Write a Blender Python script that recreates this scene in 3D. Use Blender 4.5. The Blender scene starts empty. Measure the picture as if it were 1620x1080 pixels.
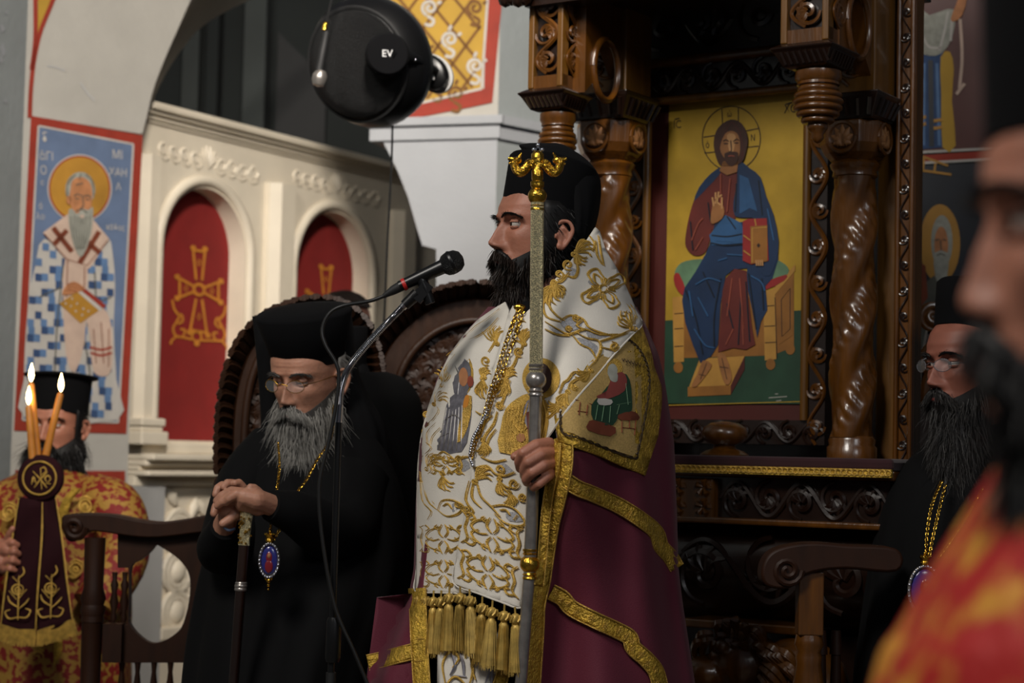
import bpy, bmesh, math, random
import numpy as np
from mathutils import Vector, Matrix
from mathutils.geometry import delaunay_2d_cdt
random.seed(7); np.random.seed(7)
SC = bpy.context.scene
C = SC.collection
PI = math.pi
# ---------------------------------------------------------------- camera
F_PX, CX, CY = 3000.0, 810.0, 540.0
PITCH, ROLL = math.atan(180/3000.0), 0.022
CAM = Vector((0, 0, 1.2))
_F = Vector((0, math.cos(PITCH), math.sin(PITCH)))
_R0 = Vector((1, 0, 0)); _U0 = Vector((0, -math.sin(PITCH), math.cos(PITCH)))
_R = _R0*math.cos(ROLL) + _U0*math.sin(ROLL)
_U = _U0*math.cos(ROLL) - _R0*math.sin(ROLL)
cd = bpy.data.cameras.new('camera'); cam = bpy.data.objects.new('camera', cd); C.objects.link(cam)
cd.sensor_width = 36; cd.lens = 36*F_PX/1620; cd.clip_start = 0.05; cd.clip_end = 60
cam.matrix_world = Matrix(((_R.x, _U.x, -_F.x, CAM.x), (_R.y, _U.y, -_F.y, CAM.y), (_R.z, _U.z, -_F.z, CAM.z), (0, 0, 0, 1)))
cd.dof.use_dof = True; cd.dof.focus_distance = 3.75; cd.dof.aperture_fstop = 4.2
SC.camera = cam
# ---------------------------------------------------------------- world, added lights, exposure
SC.view_settings.view_transform = 'Standard'; SC.view_settings.look = 'None'
SC.view_settings.gamma = 1; SC.view_settings.exposure = 0.0
SC.view_settings.use_curve_mapping = False
wd = bpy.data.worlds.new('church_air'); SC.world = wd; wd.use_nodes = True
wd.node_tree.nodes['Background'].inputs[0].default_value = (0.80, 0.86, 1.0, 1)
wd.node_tree.nodes['Background'].inputs[1].default_value = 0.055
def area(name, loc, to, size, power, col, spread=180):
    l = bpy.data.lights.new(name, 'AREA'); l.shape = 'DISK'; l.size = size; l.energy = power; l.color = col; l.spread = math.radians(spread)
    o = bpy.data.objects.new(name, l); C.objects.link(o); o.location = loc
    o.rotation_euler = (Vector(to)-Vector(loc)).to_track_quat('-Z', 'Y').to_euler()
    return o
area('added_key_light', (-2.0, 0.6, 4.6), (0.0, 4.6, 1.4), 1.3, 145, (1, .95, .88))  # key light added out of view, high at front left
area('added_fill_light', (2.3, -2.3, 4.4), (-0.4, 6.5, 1.6), 1.8, 70, (.95, .97, 1))  # unseen fill added from front right, brightens marble and right-hand frescoes
area('added_screen_spot', (-0.1, 1.8, 4.5), (-0.75, 7.9, 1.75), 0.6, 34, (1, .92, .82), 52)  # narrow spot added out of view to brighten the marble screen
# ---------------------------------------------------------------- pixel geometry
def ray(px, py): return _F + _R*((px-CX)/F_PX) + _U*((CY-py)/F_PX)
def at(px, py, Y):
    d = ray(px, py); return CAM + d*(Y/d.y)
class Frame:
    def __init__(s, o, u):
        s.o = Vector(o); s.U = Vector(u).normalized(); s.N = Vector((s.U.y, -s.U.x, 0)); s.Z = Vector((0, 0, 1))
        if s.N.dot(CAM-s.o) < 0: s.N = -s.N
    def p(s, u, z, w=0): return s.o + s.U*u + s.N*w + s.Z*z
    def hit(s, px, py, w=0):
        d = ray(px, py); t = ((s.o + s.N*w) - CAM).dot(s.N)/d.dot(s.N); return CAM + d*t
    def uz(s, px, py, w=0):
        q = s.hit(px, py, w)-s.o; return q.dot(s.U), q.z
    def surf(s, w=0): return lambda px, py, off=0: s.hit(px, py, w+off)
# ---------------------------------------------------------------- materials
def lin(h):
    h = h.lstrip('#'); v = [int(h[i:i+2], 16)/255 for i in (0, 2, 4)]
    return [(c/12.92 if c <= .04045 else ((c+.055)/1.055)**2.4) for c in v]
MAT = {}
def mat(name, c, rough=.6, metal=0, var=.12, vs=18, bump=0, bs=120, c2=None, st=(1, 1, 1), sheen=0, coat=0, emit=0, spec=.5, thr=None, alpha=1, trans=0, kind='noise', sss=0):
    m = bpy.data.materials.new(name); m.use_nodes = True; MAT[name] = m
    nt = m.node_tree; b = nt.nodes['Principled BSDF']; N = nt.nodes.new; L = nt.links.new
    a = lin(c); tc = N('ShaderNodeTexCoord'); mp = N('ShaderNodeMapping'); mp.inputs['Scale'].default_value = st
    L(tc.outputs['Object'], mp.inputs['Vector'])
    if kind == 'noise':
        t = N('ShaderNodeTexNoise'); t.inputs['Scale'].default_value = vs; t.inputs['Detail'].default_value = 5; f = t.outputs['Fac']
    elif kind == 'voronoi':
        t = N('ShaderNodeTexVoronoi'); t.inputs['Scale'].default_value = vs; f = t.outputs['Distance']
    elif kind == 'wave':
        t = N('ShaderNodeTexWave'); t.inputs['Scale'].default_value = vs; t.inputs['Distortion'].default_value = 6; t.inputs['Detail'].default_value = 3; f = t.outputs['Fac']
    elif kind == 'magic':
        t = N('ShaderNodeTexMagic'); t.turbulence_depth = 3; t.inputs['Scale'].default_value = vs; t.inputs['Distortion'].default_value = 1.6; f = t.outputs['Fac']
    L(mp.outputs[0], t.inputs['Vector'])
    r = N('ShaderNodeValToRGB'); e = r.color_ramp.elements
    if c2:
        k = lin(c2); e[0].color = (*a, 1); e[1].color = (*k, 1)
        lo, hi = thr or (.35, .65); e[0].position = lo; e[1].position = hi
    else:
        e[0].color = (*[x*(1-var) for x in a], 1); e[1].color = (*[min(1, x*(1+var)) for x in a], 1)
        e[0].position = .3; e[1].position = .7
    L(f, r.inputs[0]); L(r.outputs[0], b.inputs['Base Color'])
    b.inputs['Roughness'].default_value = rough; b.inputs['Metallic'].default_value = metal
    b.inputs['Specular IOR Level'].default_value = spec
    if sheen: b.inputs['Sheen Weight'].default_value = sheen; b.inputs['Sheen Roughness'].default_value = .4
    if coat: b.inputs['Coat Weight'].default_value = coat; b.inputs['Coat Roughness'].default_value = .15
    if sss: b.inputs['Subsurface Weight'].default_value = sss; b.inputs['Subsurface Scale'].default_value = .004; b.inputs['Subsurface Radius'].default_value = (1, .35, .2)
    if trans: b.inputs['Transmission Weight'].default_value = trans
    if alpha < 1: b.inputs['Alpha'].default_value = alpha
    if emit: b.inputs['Emission Color'].default_value = (*a, 1); b.inputs['Emission Strength'].default_value = emit
    if bump:
        t2 = N('ShaderNodeTexNoise'); t2.inputs['Scale'].default_value = bs; t2.inputs['Detail'].default_value = 4
        L(mp.outputs[0], t2.inputs['Vector']); bp = N('ShaderNodeBump'); bp.inputs['Strength'].default_value = bump; bp.inputs['Distance'].default_value = .01
        L(t2.outputs['Fac'], bp.inputs['Height']); L(bp.outputs[0], b.inputs['Normal'])
    return m
mat('plaster', '#a8a49c', .85, var=.10, vs=3, bump=.15, bs=40)
mat('plaster_grey', '#8f9494', .85, var=.08, vs=3, bump=.2, bs=30)
mat('plaster_white', '#9b9da1', .8, var=.06, vs=4, bump=.12, bs=60)
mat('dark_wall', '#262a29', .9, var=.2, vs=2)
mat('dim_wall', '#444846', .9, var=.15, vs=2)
mat('stone_floor', '#5c564e', .4, var=.2, vs=5)
mat('marble', '#ddd2be', .45, var=.07, vs=5, bump=.08, bs=50)
mat('marble_grey', '#a7a6a4', .5, var=.06, vs=6)
mat('red_paint', '#8a2b1a', .75, var=.12, vs=14)
mat('red_curtain', '#7e1613', .9, var=.10, vs=8, bump=.1, bs=200)
mat('ochre_stitch', '#bf7a24', .7, var=.15)
mat('fresco_blue', '#5a6a86', .8, var=.16, vs=7)
mat('fresco_white', '#aea9a2', .8, var=.08)
mat('fresco_blue_dark', '#2c4266', .8, var=.2)
mat('fresco_blue_mid', '#536f94', .8, var=.15)
mat('fresco_pink', '#b8a090', .8, var=.1)
mat('fresco_brown', '#6b3018', .8, var=.15)
mat('fresco_gold', '#a3762a', .6, var=.25, vs=6)
mat('fresco_skin', '#a8714a', .8, var=.2, vs=30)
mat('fresco_grey', '#8f8f85', .8, var=.2, vs=40)
mat('fresco_greyd', '#4b4a42', .8, var=.2)
mat('fresco_ochre', '#a8842c', .75, var=.12, vs=8)
mat('fresco_umber', '#6a4416', .75, var=.15)
mat('gold_leaf', '#b5922f', .45, .25, var=.18, vs=9, bump=.05, bs=30)
mat('icon_blue', '#112a4a', .5, var=.25, vs=9, coat=.2)
mat('icon_blue_light', '#27507a', .5, var=.2, coat=.2)
mat('icon_navy', '#08121f', .5, var=.2)
mat('icon_red', '#5c1f17', .5, var=.2, vs=12, coat=.2)
mat('icon_red_light', '#86402f', .5, var=.2)
mat('icon_scarlet', '#8c2220', .5, var=.15)
mat('icon_hair', '#3a1d10', .5, var=.2, vs=60)
mat('icon_skin', '#8f5f34', .5, var=.2, vs=30)
mat('icon_skin_light', '#b98a58', .5, var=.15)
mat('icon_green', '#1f3d2a', .5, var=.2)
mat('icon_cushion', '#5b7a5c', .5, var=.25, vs=20)
mat('icon_wood', '#8a5a22', .5, var=.22, vs=14)
mat('icon_wood_light', '#ad7f37', .5, var=.15)
mat('icon_line', '#2b160c', .6, var=.1)
mat('icon_mat', '#47160f', .5, var=.15, vs=6)
mat('wood', '#553108', .32, var=.35, vs=9, bump=.12, bs=30, st=(4, 4, .6), coat=.45)
mat('wood_light', '#634010', .4, var=.3, vs=8, bump=.1, bs=25, st=(5, 5, .5), coat=.3)
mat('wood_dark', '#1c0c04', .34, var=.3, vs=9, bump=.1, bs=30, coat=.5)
mat('wood_chair', '#2e190b', .5, var=.3, vs=10, st=(3, 3, .7), bump=.15, bs=30, spec=.35)
mat('wood_stall', '#2a1407', .55, var=.25, vs=10, st=(3, 3, .7), spec=.25)
mat('wood_pale', '#8a5d34', .6, var=.15, vs=30)
mat('velvet', '#2c0a10', .9, var=.15, sheen=.3)
mat('maroon', '#5a1228', .75, var=.08, vs=5, bump=.1, bs=400, sheen=.12)
mat('white_cloth', '#d9d3c8', .7, var=.05, vs=14, bump=.12, bs=420)
mat('silver_cloth', '#a5a4a6', .5, .3, var=.25, vs=420, kind='voronoi')
mat('gold_thread', '#c7a04a', .4, .55, var=.25, vs=60, bump=.4, bs=500)
mat('gold_braid', '#c8a23c', .42, .5, var=.35, vs=45, bump=.8, bs=160)
mat('gold_tassel', '#b8994e', .5, .45, var=.3, vs=60)
mat('gold_shiny', '#c99f3c', .22, 1, var=.2, vs=60, bump=.3, bs=150)
mat('silver', '#9c9690', .3, .75, var=.2, vs=60)
mat('silver_gilt', '#d6cba2', .32, .6, var=.45, vs=420, kind='voronoi', bump=.9, bs=600)
mat('silver_thread', '#8b8890', .4, .6, var=.3, vs=80)
mat('cord_dark', '#3a2b18', .6, .2, var=.2)
mat('beige_cloth', '#a78a50', .8, var=.2, vs=300, bump=.2, bs=600)
mat('black_cloth', '#060607', .88, var=.15, vs=8, spec=.2)
mat('black_felt', '#08080a', .95, var=.1, spec=.15)
mat('black_veil', '#0a0a0c', .9, var=.1, spec=.2)
mat('shirt_blue', '#4c5560', .8)
mat('skin', '#a46c56', .52, var=.13, vs=34, bump=.1, bs=160, sss=.15)
mat('skin_pale', '#b07e66', .52, var=.13, vs=34, bump=.12, bs=140, sss=.15)
mat('skin_dark', '#8a5342', .55, var=.12, vs=34, sss=.1)
mat('lip', '#7c3a34', .45, var=.1)
mat('eye_white', '#b8b0a6', .25, var=.05)
mat('iris', '#20140c', .15, var=.1)
mat('hair_black', '#0d0b0a', .55, var=.3, vs=40, spec=.35)
mat('hair_brown', '#21160f', .55, var=.3, vs=40, spec=.35)
mat('hair_grey', '#8f8c86', .6, var=.35, vs=40, spec=.35)
mat('hair_greydark', '#3a3734', .6, var=.3, vs=40)
mat('hair_salt', '#2a2725', .6, var=.4, vs=60)
mat('black_plastic', '#0b0b0c', .35, var=.1, spec=.4)
mat('black_matte', '#0e0e0f', .65, var=.15)
mat('grille', '#0a0a0b', .5, .3, var=.3, vs=300, bump=.8, bs=400)
mat('red_ring', '#b5201c', .4)
mat('chrome', '#b5b5b8', .15, 1, var=.08)
mat('white_mark', '#c9c9c9', .5)
mat('cable', '#0a0a0a', .5)
mat('wax', '#b9772a', .5, var=.15, vs=20, sss=.3)
mat('flame', '#ffd98a', .5, emit=26)
mat('enamel_blue', '#262a72', .2, coat=.6, var=.2)
mat('enamel_red', '#7a1f26', .25, coat=.5, var=.2)
mat('crystal', '#c9ccd6', .1, .9, var=.3, vs=300)
mat('glass', '#dfe4e6', .05, alpha=.12)
mat('brocade', '#7c1410', .6, .15, vs=46, c2='#a0782e', thr=(.47, .53), kind='noise', bump=.4, bs=200)
mat('brocade_fg', '#a81410', .6, .05, vs=34, c2='#c98a28', thr=(.5, .62), kind='noise', bump=.3, bs=90)
mat('ribbon', '#24060c', .9, var=.12, spec=.2)
# ---------------------------------------------------------------- objects
ORG = {}
def props(o, label, cat, group=None, kind=None):
    if label: o['label'] = label
    if cat: o['category'] = cat
    if group: o['group'] = group
    if kind: o['kind'] = kind
    return o
def thing(name, label, cat, loc, group=None, kind=None):
    o = bpy.data.objects.new(name, None); C.objects.link(o); o.location = loc; o.empty_display_size = .05
    ORG[o.name] = Vector(loc); return props(o, label, cat, group, kind)
def obj(name, m, material, parent=None, smooth=True, bevel=0, solid=0, sub=0, label=None, cat=None, group=None, kind=None):
    V, F = (m.V, m.F) if isinstance(m, M) else m
    V = [Vector(v) for v in V]
    if parent is not None: o3 = ORG[parent.name]
    else:
        xs = [v.x for v in V]; ys = [v.y for v in V]; zs = [v.z for v in V]
        o3 = Vector(((min(xs)+max(xs))/2, (min(ys)+max(ys))/2, min(zs)))
    me = bpy.data.meshes.new(name); me.from_pydata([v-o3 for v in V], [], F); me.update()
    bm = bmesh.new(); bm.from_mesh(me); bmesh.ops.recalc_face_normals(bm, faces=bm.faces); bm.to_mesh(me); bm.free()
    if smooth: me.polygons.foreach_set('use_smooth', [True]*len(me.polygons))
    me.materials.append(MAT[material] if isinstance(material, str) else material)
    o = bpy.data.objects.new(name, me); C.objects.link(o)
    if parent is not None: o.parent = parent
    else: o.location = o3
    ORG[o.name] = o3
    if solid: md = o.modifiers.new('s', 'SOLIDIFY'); md.thickness = solid; md.offset = 0
    if bevel: md = o.modifiers.new('b', 'BEVEL'); md.width = bevel; md.segments = 2; md.limit_method = 'ANGLE'
    if sub: md = o.modifiers.new('d', 'SUBSURF'); md.levels = sub; md.render_levels = sub
    if smooth and not sub:
        try: me.set_sharp_from_angle(angle=.9)
        except Exception: pass
    return props(o, label, cat, group, kind)
def apply_mods(o):
    dg = bpy.context.evaluated_depsgraph_get(); me = bpy.data.meshes.new_from_object(o.evaluated_get(dg))
    old = o.data; o.modifiers.clear(); o.data = me; bpy.data.meshes.remove(old)
def remesh(o, vox, it=2, f=.5):
    md = o.modifiers.new('r', 'REMESH'); md.mode = 'VOXEL'; md.voxel_size = vox; md.use_smooth_shade = True
    md = o.modifiers.new('s', 'SMOOTH'); md.factor = f; md.iterations = it
    apply_mods(o)
def cr(pts, n=8, closed=False):
    P = [np.array(p, float) for p in pts]; N = len(P); out = []
    for i in range(N if closed else N-1):
        if closed: a, b, c, d = P[(i-1) % N], P[i], P[(i+1) % N], P[(i+2) % N]
        else: b, c = P[i], P[i+1]; a = P[i-1] if i else 2*b-c; d = P[i+2] if i+2 < N else 2*c-b
        for k in range(n):
            t = k/n; out.append(.5*((2*b)+(c-a)*t+(2*a-5*b+4*c-d)*t*t+(3*b-a-3*c+d)*t**3))
    if not closed: out.append(P[-1])
    return out
class M:
    def __init__(s): s.V = []; s.F = []
    def add(s, V, F):
        k = len(s.V); s.V += [Vector(v) for v in V]; s.F += [tuple(i+k for i in f) for f in F]; return s
    def box(s, c, sz, X=(1, 0, 0), Y=(0, 1, 0), Z=(0, 0, 1)):
        c = Vector(c); X, Y, Z = Vector(X)*sz[0]/2, Vector(Y)*sz[1]/2, Vector(Z)*sz[2]/2
        V = [c+X*a+Y*b+Z*d for a in (-1, 1) for b in (-1, 1) for d in (-1, 1)]
        return s.add(V, [(0, 1, 3, 2), (4, 6, 7, 5), (0, 4, 5, 1), (2, 3, 7, 6), (0, 2, 6, 4), (1, 5, 7, 3)])
    def fbox(s, fr, u0, u1, z0, z1, w0, w1):
        V = [fr.p(u, z, w) for u in (u0, u1) for w in (w0, w1) for z in (z0, z1)]
        return s.add(V, [(0, 1, 3, 2), (4, 6, 7, 5), (0, 4, 5, 1), (2, 3, 7, 6), (0, 2, 6, 4), (1, 5, 7, 3)])
    def loft(s, rings, caps=True, closed=True):
        n = len(rings[0]); V = [p for r in rings for p in r]; F = []
        for i in range(len(rings)-1):
            for j in range(n if closed else n-1):
                a = i*n+j; b = i*n+(j+1) % n; F.append((a, b, b+n, a+n))
        if caps and closed: F.append(tuple(range(n))[::-1]); F.append(tuple(range((len(rings)-1)*n, len(rings)*n)))
        return s.add(V, F)
    def tube(s, path, r, n=8, flat=1, fn=None, caps=True):
        P = [Vector(p) for p in path]; K = len(P)
        if K < 2: return s
        if not hasattr(r, '__len__'): R = [r]*K
        else: R = [float(np.interp(i/(K-1), np.linspace(0, 1, len(r)), r)) for i in range(K)]
        T = [(P[min(i+1, K-1)]-P[max(i-1, 0)]).normalized() for i in range(K)]
        if fn is not None: fn = Vector(fn)
        up = fn or (Vector((0, 0, 1)) if abs(T[0].z) < .9 else Vector((1, 0, 0)))
        rings = []
        for i in range(K):
            a = T[i].cross(up)
            if a.length < 1e-6: a = T[i].orthogonal()
            a.normalize(); b = a.cross(T[i]).normalized()
            if fn is None: up = b
            rings.append([P[i]+(a*math.cos(2*PI*j/n)+b*(math.sin(2*PI*j/n)*flat))*R[i] for j in range(n)])
        return s.loft(rings, caps)
    def lathe(s, o, prof, n=24, ax=(0, 0, 1), fn=None, sx=1, sy=1):
        o = Vector(o); ax = Vector(ax).normalized(); X = ax.orthogonal().normalized() if abs(ax.z) < .99 else Vector((1, 0, 0)); Y = ax.cross(X)
        rings = []
        for r, z in prof:
            ring = []
            for j in range(n):
                t = 2*PI*j/n; rr = r*(1+(fn(t, z) if fn else 0)); ring.append(o+X*(rr*math.cos(t)*sx)+Y*(rr*math.sin(t)*sy)+ax*z)
            rings.append(ring)
        return s.loft(rings)
    def ball(s, c, r, n=12, X=(1, 0, 0), Y=(0, 1, 0), Z=(0, 0, 1)):
        if not hasattr(r, '__len__'): r = (r, r, r)
        c = Vector(c); X, Y, Z = Vector(X)*r[0], Vector(Y)*r[1], Vector(Z)*r[2]; rings = []
        for i in range(n//2+1):
            a = PI*(i/(n//2))*.98+.0314; rings.append([c+X*(math.sin(a)*math.cos(2*PI*j/n))+Y*(math.sin(a)*math.sin(2*PI*j/n))+Z*math.cos(a) for j in range(n)])
        return s.loft(rings)
    def chain(s, pts, rs, n=10):
        for i, (p, r) in enumerate(zip(pts, rs)):
            s.ball(p, r, n)
            if i: s.tube([pts[i-1], p], [rs[i-1], r], n)
        return s
    def prism(s, poly, d):
        n = len(poly); P = [Vector(p) for p in poly]; d = Vector(d); Q = [p+d for p in P]
        F = [tuple(range(n)), tuple(range(n, 2*n))[::-1]] + [(i, (i+1) % n, (i+1) % n+n, i+n) for i in range(n)]
        return s.add(P+Q, F)
    def plate(s, outer, holes, fn, d):
        """flat plate with holes: 2-D loops, fn(x,y)->3-D, d thickness vector"""
        pts = []; ed = []
        for lp in [outer]+holes:
            k = len(pts); pts += [Vector((float(a), float(b))) for a, b in lp]; ed += [(k+i, k+(i+1) % len(lp)) for i in range(len(lp))]
        v, e, f, ov, oe, of = delaunay_2d_cdt(pts, ed, [], 0, 1e-7)
        def inside(p, lp):
            c = False
            for i in range(len(lp)):
                (x1, y1), (x2, y2) = lp[i], lp[i-1]
                if (y1 > p[1]) != (y2 > p[1]) and p[0] < (x2-x1)*(p[1]-y1)/(y2-y1)+x1: c = not c
            return c
        keep = []
        for t in f:
            c = [sum(v[i][k] for i in t)/len(t) for k in (0, 1)]
            if inside(c, outer) and not any(inside(c, h) for h in holes): keep.append(tuple(t))
        P = [Vector(fn(q[0], q[1])) for q in v]; n = len(P); d = Vector(d)
        F = keep + [tuple(i+n for i in t[::-1]) for t in keep]; cnt = {}
        for t in keep:
            for i in range(len(t)):
                a, b = t[i], t[(i+1) % len(t)]; cnt[(a, b)] = 1
        for (a, b) in list(cnt):
            if (b, a) not in cnt: F.append((a, b, b+n, a+n))
        return s.add(P+[p+d for p in P], F)
def ring(cx, cy, rx, ry=None, n=24, a0=0, a1=2*PI):
    ry = ry or rx; full = abs(a1-a0-2*PI) < 1e-6
    return [(cx+rx*math.cos(a0+(a1-a0)*i/(n if full else n-1)), cy+ry*math.sin(a0+(a1-a0)*i/(n if full else n-1))) for i in range(n)]
def fillm(poly, S, off=0, step=None, m=None, sm=0):
    """filled 2-D pixel polygon laid on a surface S(px,py,off)"""
    if sm: poly = [tuple(p) for p in cr(poly, sm, True)]
    m = m or M(); pts = [Vector((float(a), float(b))) for a, b in poly]; ed = [(i, (i+1) % len(pts)) for i in range(len(pts))]
    def inside(x, y):
        c = False
        for i in range(len(poly)):
            (x1, y1), (x2, y2) = poly[i][:2], poly[i-1][:2]
            if (y1 > y) != (y2 > y) and x < (x2-x1)*(y-y1)/(y2-y1)+x1: c = not c
        return c
    if step:
        xs = [p[0] for p in poly]; ys = [p[1] for p in poly]; y = min(ys)+step/2
        while y < max(ys):
            x = min(xs)+step/2
            while x < max(xs):
                if inside(x, y): pts.append(Vector((x, y)))
                x += step
            y += step
    v, e, f, _, _, _ = delaunay_2d_cdt(pts, ed, [], 0, 1e-6)
    keep = []
    for t in f:
        c = [sum(v[i][k] for i in t)/len(t) for k in (0, 1)]
        if inside(*c): keep.append(tuple(t))
    return m.add([S(q[0], q[1], off) for q in v], keep)
def strokem(lines, S, w, off=0, m=None, sm=5):
    """flat ribbons of pixel width w on surface"""
    m = m or M()
    for ln in lines:
        P = cr(ln, sm) if sm and len(ln) > 2 else [np.array(p, float) for p in ln]
        K = len(P); L = []; R = []
        for i in range(K):
            t = P[min(i+1, K-1)]-P[max(i-1, 0)]; t = t/(np.linalg.norm(t)+1e-9); nn = np.array([-t[1], t[0]])*w/2
            L.append(S(*(P[i]+nn), off)); R.append(S(*(P[i]-nn), off))
        m.add(L+R, [(i, i+1, i+1+K, i+K) for i in range(K-1)])
    return m
def cordm(lines, S, r, off=0, m=None, sm=5, n=5, flat=.7):
    """raised cord (embroidery, carving) following pixel lines on a surface"""
    m = m or M()
    for ln in lines:
        rr = r
        P = cr(ln, sm) if sm and len(ln) > 2 else ln
        Q = [S(p[0], p[1], off) for p in P]
        m.tube(Q, [rr*.5, rr, rr, rr*.5] if not hasattr(rr, '__len__') else rr, n, flat, fn=(CAM-Q[0]).normalized())
    return m
def spiral(cx, cy, r0, r1, a0, turns, n=16):
    return [(cx+(r0+(r1-r0)*i/(n-1))*math.cos(a0+2*PI*turns*i/(n-1)), cy+(r0+(r1-r0)*i/(n-1))*math.sin(a0+2*PI*turns*i/(n-1))) for i in range(n)]
def vine(L, W, n):
    """running scroll with curled leaves in a strip 0..L by -W/2..W/2"""
    out = []; c = L/n
    out.append([(i*L/(n*6), .40*W*math.sin(PI*i/6)) for i in range(n*6+1)])
    for k in range(n):
        s = 1 if k % 2 else -1; x = (k+.5)*c; rr = min(.42*W, .46*c)
        out.append(spiral(x, s*.06*W, rr, rr*.15, s*PI/2, s*1.35, 18))
        for a in (-.9, -.3, .3, .9):
            aa = s*PI/2*-1+a; out.append([(x+.08*rr*math.cos(aa), .06*W*s+.08*rr*math.sin(aa)), (x+.55*rr*math.cos(aa+.2), .06*W*s+.55*rr*math.sin(aa+.2)), (x+.95*rr*math.cos(aa-.1), .06*W*s+.95*rr*math.sin(aa-.1))])
    return out
def vinem(fr, a, b, W, n, w, r, m=None, flat=.8):
    """vine carved along a->b (u,z pairs) on a frame at height w"""
    m = m or M(); a = np.array(a); b = np.array(b); L = np.linalg.norm(b-a); t = (b-a)/L; q = np.array([-t[1], t[0]])
    for ln in vine(L, W, n):
        P = cr(ln, 3); Q = [fr.p(*(a+t*p[0]+q*p[1]), w) for p in P]
        m.tube(Q, [r*.6, r, r*.6], 5, flat, fn=fr.N)
    return m
def textm(s, size, fn):
    """lettering as flat mesh; fn(x,y) -> 3-D"""
    cu = bpy.data.curves.new('t', 'FONT'); cu.body = s; cu.size = size; cu.resolution_u = 3
    o = bpy.data.objects.new('t', cu); C.objects.link(o); bpy.context.view_layer.update()
    dg = bpy.context.evaluated_depsgraph_get(); me = bpy.data.meshes.new_from_object(o.evaluated_get(dg))
    m = M().add([fn(v.co.x, v.co.y) for v in me.vertices], [tuple(p.vertices) for p in me.polygons])
    bpy.data.objects.remove(o); bpy.data.curves.remove(cu); bpy.data.meshes.remove(me); return m
# ================================================================ the setting
def strux(name, m, material, **k): return obj(name, m, material, kind='structure', **k)
strux('floor', M().box((0, 6, -.05), (9, 16, .1)), 'stone_floor', smooth=False)
# ---- frescoed pier on the left
FP = Frame(at(212, 450, 6.9), (.644, .765, 0)); FP.o.z = 0
ul = FP.uz(36, 430)[0]; ur = FP.uz(212, 450)[0]; zt = FP.uz(130, 198)[1]
strux('wall_pier', M().fbox(FP, ul-.02, ur, 0, zt, -.45, 0), 'plaster', smooth=False)
NW = Frame(FP.p(ul-.02, 0), (-.2, -1, 0))
strux('wall_left', M().fbox(NW, -.3, 4.2, 0, 4.2, -.25, 0), 'plaster_grey', smooth=False)
ow = M()
for (cx, cy, rx, ry) in ((4, 45, 4, 6), (5, 80, 4, 11), (9, 160, 2.5, 4), (2, 95, 3, 5), (10, 20, 2, 3)):
    fillm([(cx+rx*(1+.35*math.sin(3*i))*math.cos(i*2*PI/9), cy+ry*(1+.3*math.cos(2*i))*math.sin(i*2*PI/9)) for i in range(9)], NW.surf(), .002, m=ow)
strux('trim_1', ow, 'plaster_white')
# arch above: spandrel in the pier plane, soffit back to the marble screen
TM = Frame(at(240, 165, 7.2), (.507, .862, 0)); TM.o.z = 0
cA = [(225, 212), (232, 185), (243, 140), (262, 90), (284, 40), (302, 0), (330, -50), (372, -100)]
cB = [(238, 215), (241, 165), (258, 125), (286, 80), (325, 38), (390, 2), (450, -25), (530, -60)]
A2 = [tuple(FP.uz(*p)) for p in cr(cA, 5)]; z9 = FP.uz(372, -100)[1]
sp = M(); poly = [FP.p(u, z) for u, z in A2] + [FP.p(ul-.02, z9), FP.p(ul-.02, zt)]
sp.prism(poly, FP.N*-.06)
B3 = [TM.hit(*p, w=-.12) for p in cr(cB, 5)]; A3 = [FP.p(u, z) for u, z in A2]
mid = [[a.lerp(b, t)+Vector((0, 0, .05*math.sin(PI*t))) for a, b in zip(A3, B3)] for t in (0, .25, .5, .75, 1)]
sp.loft(mid, closed=False)
strux('wall_arch', sp, 'plaster')
S = FP.surf()
strux('trim_2', strokem([[(47, 186), (49, 140), (54, 95), (64, 50), (79, 12), (96, -30)], [(50, 110), (56, 60), (56, -20)]], S, 7, .004), 'red_paint')
strux('trim_3', fillm([(60, -10), (60, 40), (57, 75), (66, 45), (80, 5), (84, -10)], S, .003), 'fresco_ochre')
# plaster cracks
strux('trim_4', strokem([[(127, 130), (137, 146), (150, 159)], [(75, 104), (88, 106), (103, 112)]], S, 3, .002), 'marble_grey')
strux('trim_5', strokem([[(24, 752), (110, 753), (198, 753)]], S, 17, .003), 'red_paint')
# dark sanctuary behind the screen
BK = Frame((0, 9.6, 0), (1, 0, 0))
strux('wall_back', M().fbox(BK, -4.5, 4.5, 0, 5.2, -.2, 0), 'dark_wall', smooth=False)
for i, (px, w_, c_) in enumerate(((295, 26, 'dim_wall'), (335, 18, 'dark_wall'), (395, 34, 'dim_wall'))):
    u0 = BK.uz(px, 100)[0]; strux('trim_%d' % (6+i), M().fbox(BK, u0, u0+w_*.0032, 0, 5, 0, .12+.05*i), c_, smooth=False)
u0 = BK.uz(442, 60)[0]; u1 = BK.uz(520, 60)[0]
strux('black_slab_1', M().prism([BK.p(u0, 1), BK.p(u1, 1), BK.p(u1, BK.uz(515, 130)[1]), BK.p(u0, BK.uz(440, 55)[1])], BK.N*.06), 'black_matte', smooth=False)  # flat black slab on the back wall with a slanted top edge
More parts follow.
